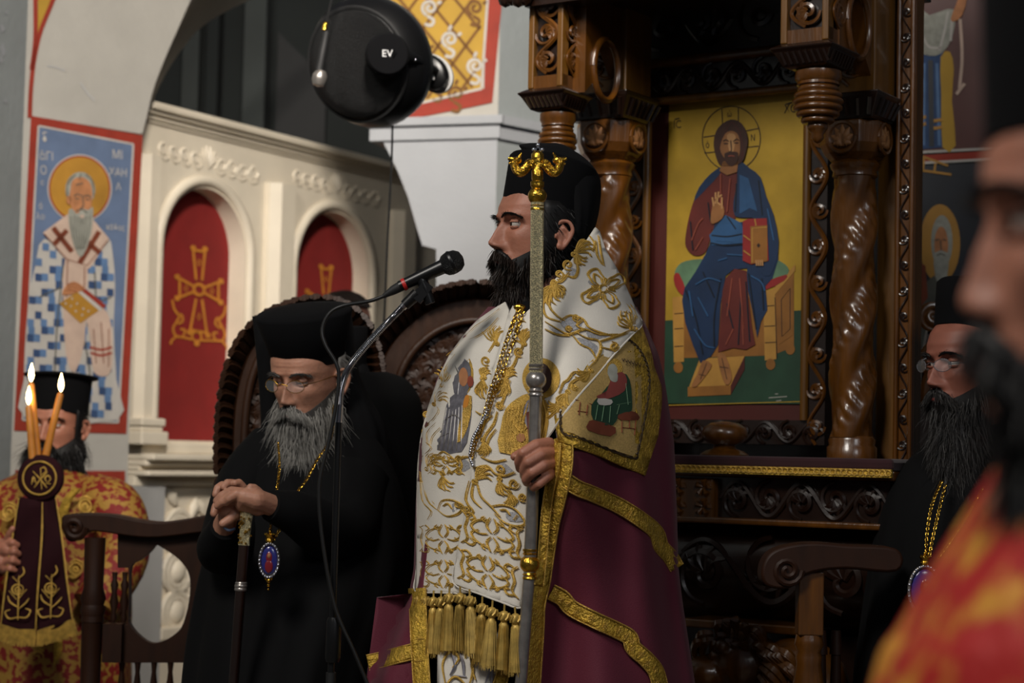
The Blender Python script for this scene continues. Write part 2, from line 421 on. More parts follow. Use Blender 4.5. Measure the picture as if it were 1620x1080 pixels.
# ---- marble screen
def marble_screen():
    t = thing('marble_screen', 'pale carved marble sanctuary screen with arched openings hung in red', 'screen', TM.p(.8, 0))
    uz = TM.uz; top = uz(240, 165)[1]-.062; led = uz(300, 705)[1]
    e0 = uz(214, 450)[0]; e1 = uz(720, 450)[0]
    hol = []; hinfo = []
    for (l, r, tp, cxp, ys) in ((256, 387, 296, 318, 455), (468, 582, 334, 523, 470)):
        a = uz(l, ys)[0]; b = uz(r, ys)[0]; tz = uz(cxp, tp)[1]; hw = (b-a)/2; sz = tz-min(hw*1.02, .42)
        lp = [(a, led+.02), (b, led+.02)] + [((a+b)/2+hw*math.cos(x), sz+(tz-sz)*math.sin(x)) for x in np.linspace(0, PI, 25)]
        hol.append(lp); hinfo.append((a, b, sz, tz, hw))
    m = M().plate([(e0, led), (e1, led), (e1, top), (e0, top)], hol, lambda u, z: TM.p(u, z, 0), TM.N*-.13)
    obj('wall_panel', m, 'marble', t)
    for (a, b, sz, tz, hw) in hinfo:   # raised rim of each arch
        m = M(); pts = [TM.p(a-.03, led, .0)] + [TM.p((a+b)/2-(hw+.03)*math.cos(x), sz+(tz-sz+.03)*math.sin(x), 0) for x in np.linspace(0, PI, 25)] + [TM.p(b+.03, led, 0)]
        m.tube(pts, .022, 8, 1, fn=TM.N); obj('arch_rim', m, 'marble', t)
    for (zo, h, w) in ((0, .018, .025), (.018, .014, .045), (.032, .030, .065), (-.012, .012, .012)):   # cornice
        obj('cornice', M().fbox(TM, e0, e1, top+zo, top+zo+h, -.14, w), 'marble', t, smooth=False, bevel=.008)
    for (px, hwid, yt) in ((222, .045, 245), (435, .085, 292), (630, .085, 335)):   # pilasters
        u = uz(px, 450)[0]; z1 = uz(px, yt)[1]; m = M()
        prof = [TM.p(u-hwid, 0, 0), TM.p(u-hwid, 0, .025), TM.p(u-hwid*.55, 0, .06), TM.p(u+hwid*.55, 0, .06), TM.p(u+hwid, 0, .025), TM.p(u+hwid, 0, 0)]
        m.loft([[p+Vector((0, 0, led+.03)) for p in prof], [p+Vector((0, 0, z1)) for p in prof]]); obj('pilaster', m, 'marble', t, smooth=False)
        for q, (dz, hh, g) in enumerate(((0, .05, .03), (.05, .02, .015), (.07, .03, .022))):
            obj('pilaster_base', M().fbox(TM, u-hwid-g, u+hwid+g, led+dz, led+dz+hh, 0, .07+g), 'marble', t, smooth=False, bevel=.006)
    # stepped sill
    for y0, y1, w in ((702, 718, .06), (718, 728, .12), (728, 737, .085), (737, 744, .05), (744, 752, .10), (752, 768, .03)):
        a = uz(290, y1)[1]; b = uz(290, y0)[1]; obj('sill_moulding', M().fbox(TM, e0, e1, a, b, -.13, w), 'marble', t, smooth=False, bevel=.006)
    zb = uz(290, 768)[1]
    obj('dado', M().fbox(TM, e0, e1, 0, zb, -.13, 0), 'marble', t, smooth=False)
    u = uz(222, 850)[0]; obj('dado_pier', M().fbox(TM, u-.17, uz(243, 850)[0], 0, zb, 0, .05), 'marble_grey', t, smooth=False)
    # carved relief below
    m = M(); m2 = M(); u0 = uz(248, 900)[0]; u1 = uz(345, 900)[0]; z0 = uz(270, 985)[1]; W = u1-u0
    zt_ = uz(280, 790)[1]
    for k in range(3):
        zc = zt_-.12-(zt_-z0-.1)*k/2.4
        for j in (0, 1):
            c = (u0+W*(.28+.48*j), zc-(.04 if j else 0))
            for rr in (.13, .095): m.tube([TM.p(*q, .012) for q in ring(c[0], c[1], rr*W*1.6, rr*W*1.6, 20)+[ring(c[0], c[1], rr*W*1.6, rr*W*1.6, 20)[0]]], .014, 6, 1, fn=TM.N)
            obj('relief_boss', M().ball(TM.p(c[0], c[1], .01), (.05, .03, .05), 10, X=TM.U, Y=TM.N), 'marble', t)
            for a in np.linspace(0, 2*PI, 6)[:-1]:
                q = [(c[0]+rr*W*math.cos(a+rr*2), c[1]+rr*W*1.2*math.sin(a+rr*2)) for rr in (.24, .33, .4)]; m.tube([TM.p(*x, .01) for x in q], [.012, .026, .006], 6, .7, fn=TM.N)
    obj('relief_scrolls', m, 'marble', t)
    obj('relief_ledge', M().fbox(TM, u0-.02, e1, z0-.06, z0-.01, 0, .05), 'marble', t, smooth=False, bevel=.008)
    # floral reliefs above the arches
    for (cx, cy, sc) in ((330, 258, 1.0), (532, 298, .86)):
        m = M(); Sx = TM.surf()
        def T(p): return (cx+p[0]*sc, cy+p[1]*sc+p[0]*sc*.27)
        lines = []
        for sgn in (-1, 1):
            for k in range(4):
                x0 = sgn*(10+k*17); lines.append([T((x0, 8)), T((x0+sgn*8, -9-3*(k % 2))), T((x0+sgn*17, -6)), T((x0+sgn*14, 4)), T((x0+sgn*6, 5))])
                lines.append([T((x0+sgn*2, 10)), T((x0+sgn*9, 13)), T((x0+sgn*18, 7))])
        for a in np.linspace(-1.2, 1.2, 6): lines.append([T((0, 8)), T((9*math.sin(a), -12*math.cos(a))), T((14*math.sin(a), -24*math.cos(a)-3))])
        cordm(lines, Sx, .0075, .001, m, 4, 6, .8); obj('leaf_relief', m, 'marble', t)
    return hinfo, led
hinfo, led = marble_screen()
for i, (a, b, sz, tz, hw) in enumerate(hinfo):
    t = thing('red_curtain', ('tall red hanging with full ochre cross in the wide left marble arch', 'narrower red hanging with half hidden ochre cross in right marble arch')[i], 'curtain', TM.p((a+b)/2, led, -.1), 'red hangings in the marble screen')
    lp = [(a-.01, led+.02), (b+.01, led+.02)] + [((a+b)/2+(hw+.01)*math.cos(x), sz+(tz-sz+.01)*math.sin(x)) for x in np.linspace(0, PI, 25)]
    obj('cloth', M().prism([TM.p(u, z, -.085) for u, z in lp], TM.N*-.012), 'red_curtain', t, smooth=False)
    S = TM.surf(-.084)
    sc = (.93, .80)[i]; cx, cy = ((315, 458), (516, 478))[i]
    def T(x, y): return (cx+x*sc, cy+y*sc+x*sc*.10)
    m = M(); w = 4.2*sc
    arm = [[T(-5, -16), T(-10, -66), T(10, -66), T(5, -16)], [T(-5, 16), T(-15, 70), T(13, 72), T(5, 16)], [T(-8, -4), T(-33, -16), T(-33, 16), T(-8, 4)], [T(8, -4), T(33, -16), T(33, 16), T(8, 4)]]
    for q in arm: strokem([[q[0], q[1]], [q[1], q[2]], [q[2], q[3]]], S, w, .003, m, 0)
    strokem([[T(*p) for p in ring(0, 0, 9, 9, 16)+[(9, 0)]]], S, w*1.2, .003, m)
    for p in ((-10, -70), (10, -70), (-37, -18), (-37, 18), (37, -18), (37, 18), (-16, 74), (15, 76), (-4, 92)): fillm([T(p[0]+x, p[1]+y) for x, y in ring(0, 0, 5, 5, 10)], S, .0035, m=m)
    for s in (-1, 1):
        strokem([[T(s*5-4, 86), T(s*26, 84), T(s*40, 82), T(s*44, 70), T(s*38, 58), T(s*34, 48), T(s*42, 38), T(s*46, 22)], [T(s*36, 62), T(s*28, 56), T(s*30, 46), T(s*38, 46)], [T(s*28, 84), T(s*24, 72), T(s*32, 70)], [T(s*40, 84), T(s*47, 92), T(s*48, 98)]], S, w*.9, .003, m)
    for p in ((0, -46), (0, 46), (-22, 0), (22, 0)): strokem([[T(p[0]-3, p[1]), T(p[0], p[1]-6), T(p[0]+3, p[1]), T(p[0], p[1]+6), T(p[0]-3, p[1])]], S, w*.45, .003, m, 0)
    strokem([[T(*p) for p in ring(-4, 80, 8, 8, 14)+[(4, 80)]]], S, w*.9, .003, m)
    obj('cross_embroidery', m, 'ochre_stitch', t)
# ---- white pier with painted spandrel
PR = Frame(at(785, 300, 6.6), (1, -.28, 0)); PR.o.z = 0
uz = PR.uz
lowp = [(640, 1500), (640, 392), (668, 388), (655, 345), (634, 285), (606, 224), (786, 200), (786, 1500)]
lowp = [(690, 470), (690, 394), (668, 388), (660, 362), (645, 310), (628, 268), (606, 224)]
L2 = [uz(*p) for p in lowp]; uR = uz(785, 300)[0]
def pier_block(poly2, d): return M().prism([PR.p(u, z) for u, z in poly2], PR.N*-d)
strux('wall_corbel', pier_block([(L2[0][0], 0)]+L2+[(uR, L2[-1][1]), (uR, 0)], .5), 'plaster_white', smooth=False)
zc0 = uz(690, 222)[1]; zc1 = uz(690, 186)[1]; uL = uz(586, 200)[0]
strux('trim_10', M().fbox(PR, uL, uR+.012, zc0, zc0+.05, -.55, .012), 'plaster_white', smooth=False, bevel=.004)
strux('trim_11', M().fbox(PR, uL-.01, uR+.025, zc0+.05, zc1, -.55, .028), 'plaster_white', smooth=False, bevel=.004)
arc = cr([(604, 190), (592, 120), (566, 40), (528, -30), (440, -110)], 5)
strux('wall_spandrel', pier_block([uz(*p) for p in arc]+[(uz(440, -110)[0], uz(500, -160)[1]), (uR, uz(785, -160)[1]), (uR, zc1), (uL+.03, zc1)], .5), 'plaster', smooth=False)
# side face of the pier going right
SR = Frame(PR.p(uR, 0), (.9, .9, 0))
strux('wall_right_pier', M().fbox(SR, 0, 2.2, 0, 4.6, -.3, 0), 'plaster_grey', smooth=False)
strux('trim_12', M().fbox(SR, 0, 2.2, zc0+.0, zc0+.05, 0, .012), 'plaster_white', smooth=False)
strux('trim_13', M().fbox(SR, 0, 2.2, zc0+.05, zc1, 0, .028), 'plaster_white', smooth=False)
t = thing('spandrel_fresco', 'painted ochre lattice panel with white scrolls and red border above white pier', 'fresco', PR.p(uR-.3, zc1), kind=None)
S = PR.surf()
obj('red_border', fillm([(770, -40), (798, -40), (779, 162), (742, 170), (690, 180), (640, 190), (622, 160), (650, 168), (700, 158), (766, 140)], S, .004), 'red_paint', t)
obj('ground', fillm([(590, -40), (774, -40), (763, 142), (720, 152), (664, 164), (630, 168), (628, 100), (612, 30)], S, .003), 'fresco_ochre', t)
obj('white_line', strokem([[(774, -40), (768, 50), (762, 138)], [(762, 140), (720, 150), (664, 163)]], S, 4, .005, sm=0), 'fresco_white', t)
lat = []
for k in range(-4, 6): lat.append([(600+k*44, -40), (600+k*44+190, 190)])
for k in range(-1, 9): lat.append([(600+k*44, -40), (600+k*44-170, 190)])
def clipln(a, b):
    pts = [(a[0]+(b[0]-a[0])*i/40, a[1]+(b[1]-a[1])*i/40) for i in range(41)]
    return [p for p in pts if 632 < p[0]+(0 if p[1] > 60 else (60-p[1])*.3) and p[0] < 764-(p[1]*.02) and p[1] < 160-(p[0]-664)*.2]
obj('lattice', strokem([c for c in (clipln(*l) for l in lat) if len(c) > 1], S, 4.5, .0045, sm=0), 'fresco_umber', t)
m = M(); mb = M()
for (x, y, w_) in ((680, 12, 1), (712, 62, 1), (752, 104, 1), (668, 82, 0), (692, 132, 0), (752, 12, 0), (722, 148, 0), (648, 122, 0)):
    lines = [spiral(x, y, 13, 2, PI/2+.4, 1.5, 16), [(x-4, y+13), (x+6, y+20), (x+2, y+28), (x-8, y+26)], [(x+12, y-6), (x+18, y-10)], [(x-2, y-14), (x+2, y-22)]]
    obj('white_scroll' if w_ else 'brown_scroll', strokem(lines, S, 5, .005), 'fresco_white' if w_ else 'fresco_umber', t)
# ---- saint fresco on the pier
S = FP.surf()
t = thing('saint_fresco', 'painted fresco of grey bearded saint in blue and white chequered robe', 'fresco', FP.p((ul+ur)/2, FP.uz(110, 690)[1]))
def pa(name, poly, m_, off, sm=0, step=None, tt=None, SS=None): return obj(name, fillm(poly, SS or S, off, step, sm=sm), m_, tt or t)
def st(name, lines, w, m_, off, sm=5, tt=None, SS=None): return obj(name, strokem(lines, SS or S, w, off, sm=sm), m_, tt or t, kind='stuff' if len(lines) > 2 else None)
pa('border', [(49, 183), (226, 214), (200, 686), (22, 681)], 'red_paint', .003)
pa('ground', [(61, 199), (211, 228), (187, 668), (36, 664)], 'fresco_blue', .005)
st('border_line', [[(61, 199), (211, 228)], [(211, 228), (187, 668)], [(187, 668), (36, 664)], [(36, 664), (61, 199)]], 3, 'fresco_white', .0065, 0)
pa('halo_edge', ring(126, 298, 51, 54, 40), 'fresco_white', .0065); pa('halo_rim', ring(126, 298, 49, 52, 40), 'red_paint', .0075); pa('halo', ring(126, 298, 46.5, 49.5, 40), 'fresco_gold', .0085)
pa('robe', [(70, 378), (56, 420), (46, 470), (40, 540), (38, 600), (40, 660), (186, 664), (184, 600), (180, 520), (182, 450), (178, 400), (170, 378), (130, 400)], 'fresco_white', .0085, 3)
# chequered crosses of the robe
m1 = M(); m2 = M(); k = 0
random.seed(3)
rob = [(70, 378), (54, 420), (46, 470), (40, 540), (38, 658), (184, 662), (183, 600), (179, 520), (181, 450), (177, 400), (170, 378)]
def inpoly(x, y, P):
    c = False
    for i in range(len(P)):
        (x1, y1), (x2, y2) = P[i], P[i-1]
        if (y1 > y) != (y2 > y) and x < (x2-x1)*(y-y1)/(y2-y1)+x1: c = not c
    return c
for r_ in range(24):
    for c_ in range(15):
        x = 36+c_*10.4+(r_ % 2)*1.5-r_*.3; y = 384+r_*12
        v = (c_+2*r_) % 5
        if v in (0, 1) and random.random() < .95 or v == 3 and random.random() < .55:
            q = [(x, y), (x+10.4, y+1), (x+10.2, y+13), (x-.2, y+12)]
            if sum(inpoly(a, b, rob) for a, b in q) > 2: fillm(q, S, .0097, m=(m1 if v == 0 else m2))
obj('robe_squares', m1, 'fresco_blue_dark', t, kind='stuff'); obj('robe_chequers', m2, 'fresco_blue_mid', t, kind='stuff')
st('robe_folds', [[(100, 420), (90, 520), (84, 660)], [(62, 470), (95, 455)], [(150, 430), (152, 480)], [(120, 560), (100, 660)], [(130, 520), (142, 590), (140, 660)], [(176, 470), (150, 480)]], 2.2, 'fresco_greyd', .0102)
pa('stole', [(103, 410), (138, 415), (136, 470), (134, 540), (118, 590), (104, 560), (100, 480)], 'fresco_pink', .0105, 2)
pa('collar', [(112, 335), (68, 368), (105, 412), (132, 425), (142, 424), (173, 378), (148, 348)], 'fresco_pink', .0115)
st('collar_lines', [[(70, 370), (106, 410), (138, 420), (171, 380)], [(107, 412), (105, 470)], [(134, 422), (133, 470)]], 1.5, 'fresco_brown', .0122, 0)
for q in ([[(84, 360), (114, 398)], [(86, 386), (106, 364)]], [[(126, 416), (157, 366)], [(138, 382), (158, 400)]]): st('stole_cross', q, 8, 'fresco_brown', .0125, 0)
pa('hair', ring(127, 300, 23.5, 28, 28), 'fresco_grey', .012)
pa('face', [(112, 296), (116, 284), (130, 280), (143, 290), (146, 315), (140, 340), (128, 348), (118, 338), (110, 318)], 'fresco_skin', .0132, 3)
pa('ear', ring(109, 316, 4, 7, 10), 'fresco_skin', .0132)
pa('beard', [(114, 330), (122, 338), (130, 330), (140, 332), (147, 328), (146, 360), (138, 390), (128, 406), (118, 392), (110, 360), (108, 335)], 'fresco_grey', .014, 3)
st('hair_strokes', [[(106, 310), (108, 288), (120, 276)], [(148, 310), (147, 288), (136, 276)], [(128, 274), (126, 284)]] + [[(112+i*5, 342), (114+i*4.4, 365), (120+i*2.2, 394)] for i in range(7)], 1.4, 'fresco_greyd', .0145)
st('face_lines', [[(117, 310), (123, 307), (128, 310)], [(133, 311), (139, 309), (144, 313)], [(130, 308), (132, 325), (127, 329)], [(120, 334), (129, 331), (138, 337)], [(119, 314), (126, 314)], [(135, 315), (142, 316)], [(120, 292), (132, 290)]], 1.8, 'fresco_greyd', .0145)
pa('mouth', ring(130, 342, 3.5, 3, 8), 'fresco_pink', .0148)
pa('veil_cloth', [(136, 496), (158, 486), (168, 492), (176, 515), (178, 570), (172, 592), (156, 594), (146, 580), (142, 530)], 'fresco_pink', .0115, 3)
st('cloth_bands', [[(142, 549), (160, 553), (177, 549)], [(143, 558), (160, 562), (177, 558)]], 3.5, 'red_paint', .0123)
st('cloth_folds', [[(148, 520), (152, 575)], [(160, 510), (164, 575)], [(172, 520), (172, 580)]], 1.4, 'fresco_brown', .0122)
pa('book', [(94, 480), (122, 461), (158, 490), (127, 511)], 'fresco_gold', .0125); pa('book_pages', [(122, 461), (128, 459), (163, 487), (158, 492)], 'fresco_white', .013); pa('book_edge', [(128, 459), (136, 457), (168, 483), (163, 488)], 'red_paint', .0135)
m = M()
for (x, y) in ((104, 480), (114, 472), (112, 484), (122, 480), (120, 492), (132, 488), (130, 498), (140, 492)): fillm(ring(x, y, 1.6, 1.6, 8), S, .0135, m=m)
obj('book_studs', m, 'fresco_white', t)
pa('hand', [(98, 465), (104, 452), (116, 445), (128, 450), (134, 458), (122, 462), (108, 466)], 'fresco_skin', .014, 2)
st('fingers', [[(106, 450), (120, 449), (132, 458)], [(105, 455), (118, 454), (128, 460)], [(103, 460), (116, 459), (122, 462)]], 1.3, 'fresco_brown', .0145)
def lett(s, x, y, h, tt, S_, m_, off, nm='lettering', sx=1, sk=0):
    return obj(nm, textm(s, 1, lambda a, b: S_(x+a*h*1.6*sx, y-b*h*1.6+a*h*sk, off)), m_, tt)
for s_, x, y, h in (('δ', 65, 225, 15), ('ἅΓΙ', 62, 252, 12), ('Ο', 63, 275, 12), ('ϲ', 64, 292, 8), ('ΜΙ', 177, 250, 12), ('ΧΑΗ', 172, 277, 11), ('Λ', 183, 300, 10), ('ὁ', 61, 330, 9), ('λο', 57, 346, 9), ('κάδος', 168, 362, 8)):
    lett(s_, x, y, h, t, S, 'fresco_white', .0075, sx=.8, sk=.12)
# ---- wall with frescoes on the far right
WR = Frame(at(1480, 300, 5.6), (1, -.35, 0)); WR.o.z = 0
S = WR.surf(); u0 = WR.uz(1425, 300)[0]
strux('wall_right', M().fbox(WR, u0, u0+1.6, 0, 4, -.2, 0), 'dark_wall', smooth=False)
t = thing('apostle_fresco', 'upper fresco of robed figure in blue and yellow beside wooden throne edge', 'fresco', WR.p(WR.uz(1490, 230)[0], WR.uz(1490, 230)[1]))
pa('ground', [(1450, -30), (1600, -30), (1600, 230), (1450, 240)], 'icon_mat', .003)
pa('blue_robe', [(1456, 60), (1492, 60), (1494, 140), (1492, 233), (1456, 236)], 'fresco_blue_dark', .005)
st('robe_folds', [[(1462, 100), (1461, 230)], [(1482, 100), (1486, 230)]], 5, 'fresco_blue_mid', .006); st('dark_fold', [[(1472, 95), (1474, 232)]], 8, 'icon_navy', .0062)
pa('yellow_drape', [(1488, 90), (1503, 82), (1509, 110), (1506, 160), (1512, 230), (1491, 233), (1489, 150)], 'fresco_ochre', .006, 2)
pa('white_drape', [(1454, 15), (1470, 24), (1500, 14), (1512, 22), (1506, 60), (1490, 84), (1470, 88), (1454, 76)], 'fresco_grey', .007, 2)
st('drape_folds', [[(1458, 55), (1470, 74), (1490, 76)], [(1500, 18), (1494, 50), (1486, 80)], [(1506, 30), (1504, 65)]], 4, 'fresco_white', .008)
pa('arm', [(1504, 30), (1512, 8), (1520, -10), (1530, -5), (1522, 24), (1510, 34)], 'fresco_skin', .0085, 2)
st('scroll', [[(1519, 30), (1522, 90), (1518, 140)], [(1526, 132), (1513, 149)]], 5, 'fresco_pink', .008)
st('hem_bands', [[(1457, 187), (1465, 184)], [(1457, 198), (1465, 195)], [(1477, 191), (1491, 189)], [(1477, 203), (1491, 201)]], 5, 'fresco_gold', .0085, 0)
pa('frame_band', [(1450, 246), (1600, 236), (1600, 250), (1450, 256)], 'red_paint', .004); st('frame_line', [[(1450, 241), (1600, 233)], [(1450, 258), (1600, 250)]], 4, 'fresco_white', .005, 0)
t = thing('saint_mural', 'lower painted panel of haloed grey bearded saint behind right cleric', 'fresco', WR.p(WR.uz(1490, 600)[0], WR.uz(1490, 600)[1]))
pa('ground', [(1450, 262), (1600, 256), (1600, 700), (1450, 700)], 'icon_navy', .003)
st('gold_rail', [[(1450, 268), (1505, 276)], [(1450, 244), (1500, 262)], [(1462, 250), (1460, 270)], [(1480, 258), (1478, 272)]], 3.5, 'fresco_gold', .006, 0)
pa('halo', ring(1487, 385, 32, 62, 36), 'fresco_gold', .005); pa('hair', ring(1490, 382, 17, 42, 24), 'fresco_grey', .006)
pa('face', ring(1489, 388, 11, 30, 20), 'fresco_skin', .007); pa('beard', [(1478, 400), (1500, 400), (1498, 440), (1488, 452), (1480, 438)], 'fresco_grey', .008, 2)
st('face_lines', [[(1480, 380), (1486, 378)], [(1491, 378), (1497, 380)], [(1488, 380), (1489, 396)], [(1482, 404), (1488, 401), (1495, 404)]], 1.8, 'fresco_greyd', .009, 0)
pa('robe', [(1455, 455), (1478, 435), (1488, 452), (1500, 440), (1560, 470), (1560, 700), (1450, 700)], 'fresco_greyd', .0065)
pa('book', [(1454, 415), (1464, 420), (1468, 470), (1454, 490)], 'fresco_brown', .0075)
# ================================================================ loudspeaker, hanging microphone, cable
def speaker():
    Y = 5.4; s = Y/F_PX; c = at(585, 98, Y); t = thing('loudspeaker', 'large round black loudspeaker mounted beside the ochre lattice fresco', 'speaker', c)
    ax = Vector((-.42, -.78, -.28)).normalized(); m = M()
    m.lathe(c-ax*.10, [(.02, 0), (.10, .004), (.150, .02), (.178, .05), (.186, .09), (.180, .13), (.160, .165), (.150, .175), (.02, .172)], 48, ax, sx=1, sy=1.04); obj('housing', m, 'black_plastic', t)
    obj('front_grille', M().lathe(c+ax*.072, [(.155, 0), (.15, .012), (.11, .03), (.05, .04), (.004, .042)], 40, ax), 'grille', t)
    # yoke arm from hub to the wall plate
    X = _R; hub = at(612, 88, Y-.16)
    obj('hub', M().lathe(hub, [(.062, 0), (.062, .02), (.055, .03), (.01, .032)], 32, (hub-c+Vector((0, -.25, 0))).normalized()), 'black_felt', t)
    pl = at(684, 115, Y+.06)
    m = M(); pts = cr([hub+Vector((0, -.005, 0)), at(645, 92, Y-.12), at(668, 104, Y-.05), pl], 6); m.tube(pts, [.038, .03, .022, .03], 10, .7); obj('yoke_arm', m, 'black_plastic', t)
    obj('wall_plate', M().lathe(pl, [(.045, 0), (.045, .02), (.036, .028), (.004, .03)], 28, (-.3, -1, -.05), sy=1.3), 'black_plastic', t)
    obj('plate_rim', M().lathe(pl+Vector((.008, .02, 0)), [(.05, 0), (.05, .012), (.01, .013)], 28, (-.3, -1, -.05), sy=1.3), 'marble_grey', t)
    obj('bolt', M().ball(at(657, 95, Y-.13), .006, 10), 'chrome', t); obj('plate_slot', M().box(at(686, 115, Y+.015), (.005, .004, .04)), 'white_mark', t, smooth=False)
    rg = [c+ax*.04+Vector(0*ax) for _ in ()]; m = M()
    o1 = ax.orthogonal().normalized(); o2 = ax.cross(o1)
    m.tube([c+ax*.068+(o1*math.cos(a)+o2*math.sin(a))*.162 for a in np.linspace(0, 2*PI, 41)], .006, 6); obj('trim_ring', m, 'black_matte', t)
    d = (hub-c+Vector((0, -.25, 0))).normalized(); f = hub+d*.0345; e1 = (_R-d*_R.dot(d)).normalized(); e2 = -d.cross(e1)
    if e2.z < 0: e2 = -e2
    obj('maker_logo', textm('EV', .028, lambda a, b: f+e1*(a-.017)+e2*(b-.009)), 'white_mark', t, smooth=False)
speaker()
Y = 5.2
t = thing('hanging_microphone', 'silver headed microphone hanging head down left of the loudspeaker', 'microphone', at(502, 136, Y))
obj('grille_head', M().lathe(at(503, 137, Y), [(.003, 0), (.016, .004), (.021, .018), (.021, .032), (.014, .045)], 20, (.18, 0, 1)), 'silver', t)
obj('handle', M().lathe(at(505, 112, Y), [(.013, 0), (.012, .03), (.009, .11), (.003, .115)], 16, (.16, 0, 1)), 'black_matte', t)
obj('connector', M().lathe(at(513, 48, Y), [(.008, 0), (.008, .02), (.004, .024)], 12, (.16, 0, 1)), 'gold_shiny', t)
obj('lead', M().tube(cr([at(514, 46, Y), at(522, 10, Y), at(534, -50, Y), at(540, -200, Y)], 6), .004, 6), 'cable', t)
obj('speaker_cable', M().tube(cr([at(621, 196, 5.5), at(619, 270, 5.5), at(613, 380, 5.5), at(609, 480, 5.5), at(606, 560, 5.5), at(600, 900, 5.5)], 6), .0035, 6), 'cable', label='thin black cable hanging straight down from the loudspeaker', cat='cable')
# ================================================================ microphone on its stand
Y = 3.62
t = thing('microphone_stand', 'black microphone stand with chrome gooseneck in front of seated elder', 'microphone stand', Vector((at(520, 1080, Y).x, Y, 0)))
b = Vector((at(521, 1080, Y).x, Y, 0)); tp = at(536, 662, Y)
obj('base', M().lathe(b, [(.13, 0), (.13, .015), (.03, .03), (.014, .05), (.01, .052)], 32), 'black_matte', t)
obj('lower_tube', M().tube([b+Vector((0, 0, .03)), b.lerp(tp, .62)], .0095, 14), 'black_matte', t)
k0 = at(526, 1047, Y); k1 = at(529, 976, Y); obj('clutch', M().tube([k0, k0.lerp(k1, .1), k0.lerp(k1, .9), k1], [.012, .0145, .0145, .012], 18), 'black_plastic', t)
obj('upper_tube', M().tube([b.lerp(tp, .6), tp], .0065, 14), 'black_plastic', t)
obj('lower_collar', M().tube([at(535, 668, Y), at(537, 640, Y)], .0078, 16), 'chrome', t)
gn = cr([at(537, 642, Y), at(540, 612, Y), at(553, 580, Y), at(585, 540, Y), at(620, 503, Y), at(638, 484, Y)], 40)
L = len(gn); rr = [.0062+.0012*(i % 2) for i in range(L)]
m = M(); m.tube(gn, rr, 12); obj('gooseneck', m, 'chrome', t)
obj('upper_collar', M().tube([at(636, 487, Y), at(643, 479, Y)], .0078, 16), 'chrome', t)
m = M(); m.tube([at(640, 483, Y), at(660, 464, Y)], [.0105, .012], 14); m.box(at(668, 462, Y), (.022, .022, .04), X=(.8, 0, -.6), Z=(.6, 0, .8)); m.tube(cr([at(664, 436, Y), at(672, 455, Y), at(681, 480, Y)], 4), [.011, .012, .010], 10); obj('clip', m, 'black_plastic', t)
t = thing('microphone', 'black handheld microphone with red ring clipped before the bishop', 'microphone', at(620, 462, Y))
a = at(632, 453, Y); e = at(704, 420, Y); ax = (e-a).normalized()
obj('body', M().tube([a, a.lerp(e, .3), e], [.0105, .0115, .0145], 20), 'black_plastic', t)
obj('grille_head', M().lathe(at(698, 423, Y), [(.012, 0), (.02, .008), (.0225, .016), (.0225, .024), (.021, .034), (.014, .043), (.004, .046)], 28, ax), 'grille', t)
obj('head_band', M().lathe(at(712, 416, Y), [(.0228, 0), (.0234, .003), (.0228, .006)], 28, ax), 'black_plastic', t)
obj('red_ring', M().lathe(at(637, 451, Y), [(.0118, 0), (.0122, .002), (.0122, .005), (.0118, .007)], 24, ax), 'red_ring', t)
obj('plug', M().tube([at(637, 451, Y), at(622, 459, Y), at(606, 469, Y)], [.0105, .009, .004], 14), 'black_matte', t)
obj('microphone_cable', M().tube(cr([at(608, 468, Y), at(585, 476, Y), at(545, 483, Y-.01), at(522, 495, Y-.01), at(510, 520, Y-.01), at(515, 545, Y-.015), at(532, 575, Y-.02), at(536, 600, Y-.02), at(530, 650, Y-.02), at(520, 700, Y-.02), at(505, 770, Y-.02), at(511, 860, Y-.02), at(530, 960, Y-.02), at(560, 1030, Y-.02), at(585, 1090, Y-.02)], 10), .0036, 8), 'cable', label='black cable looping from microphone plug down beside the stand', cat='cable')
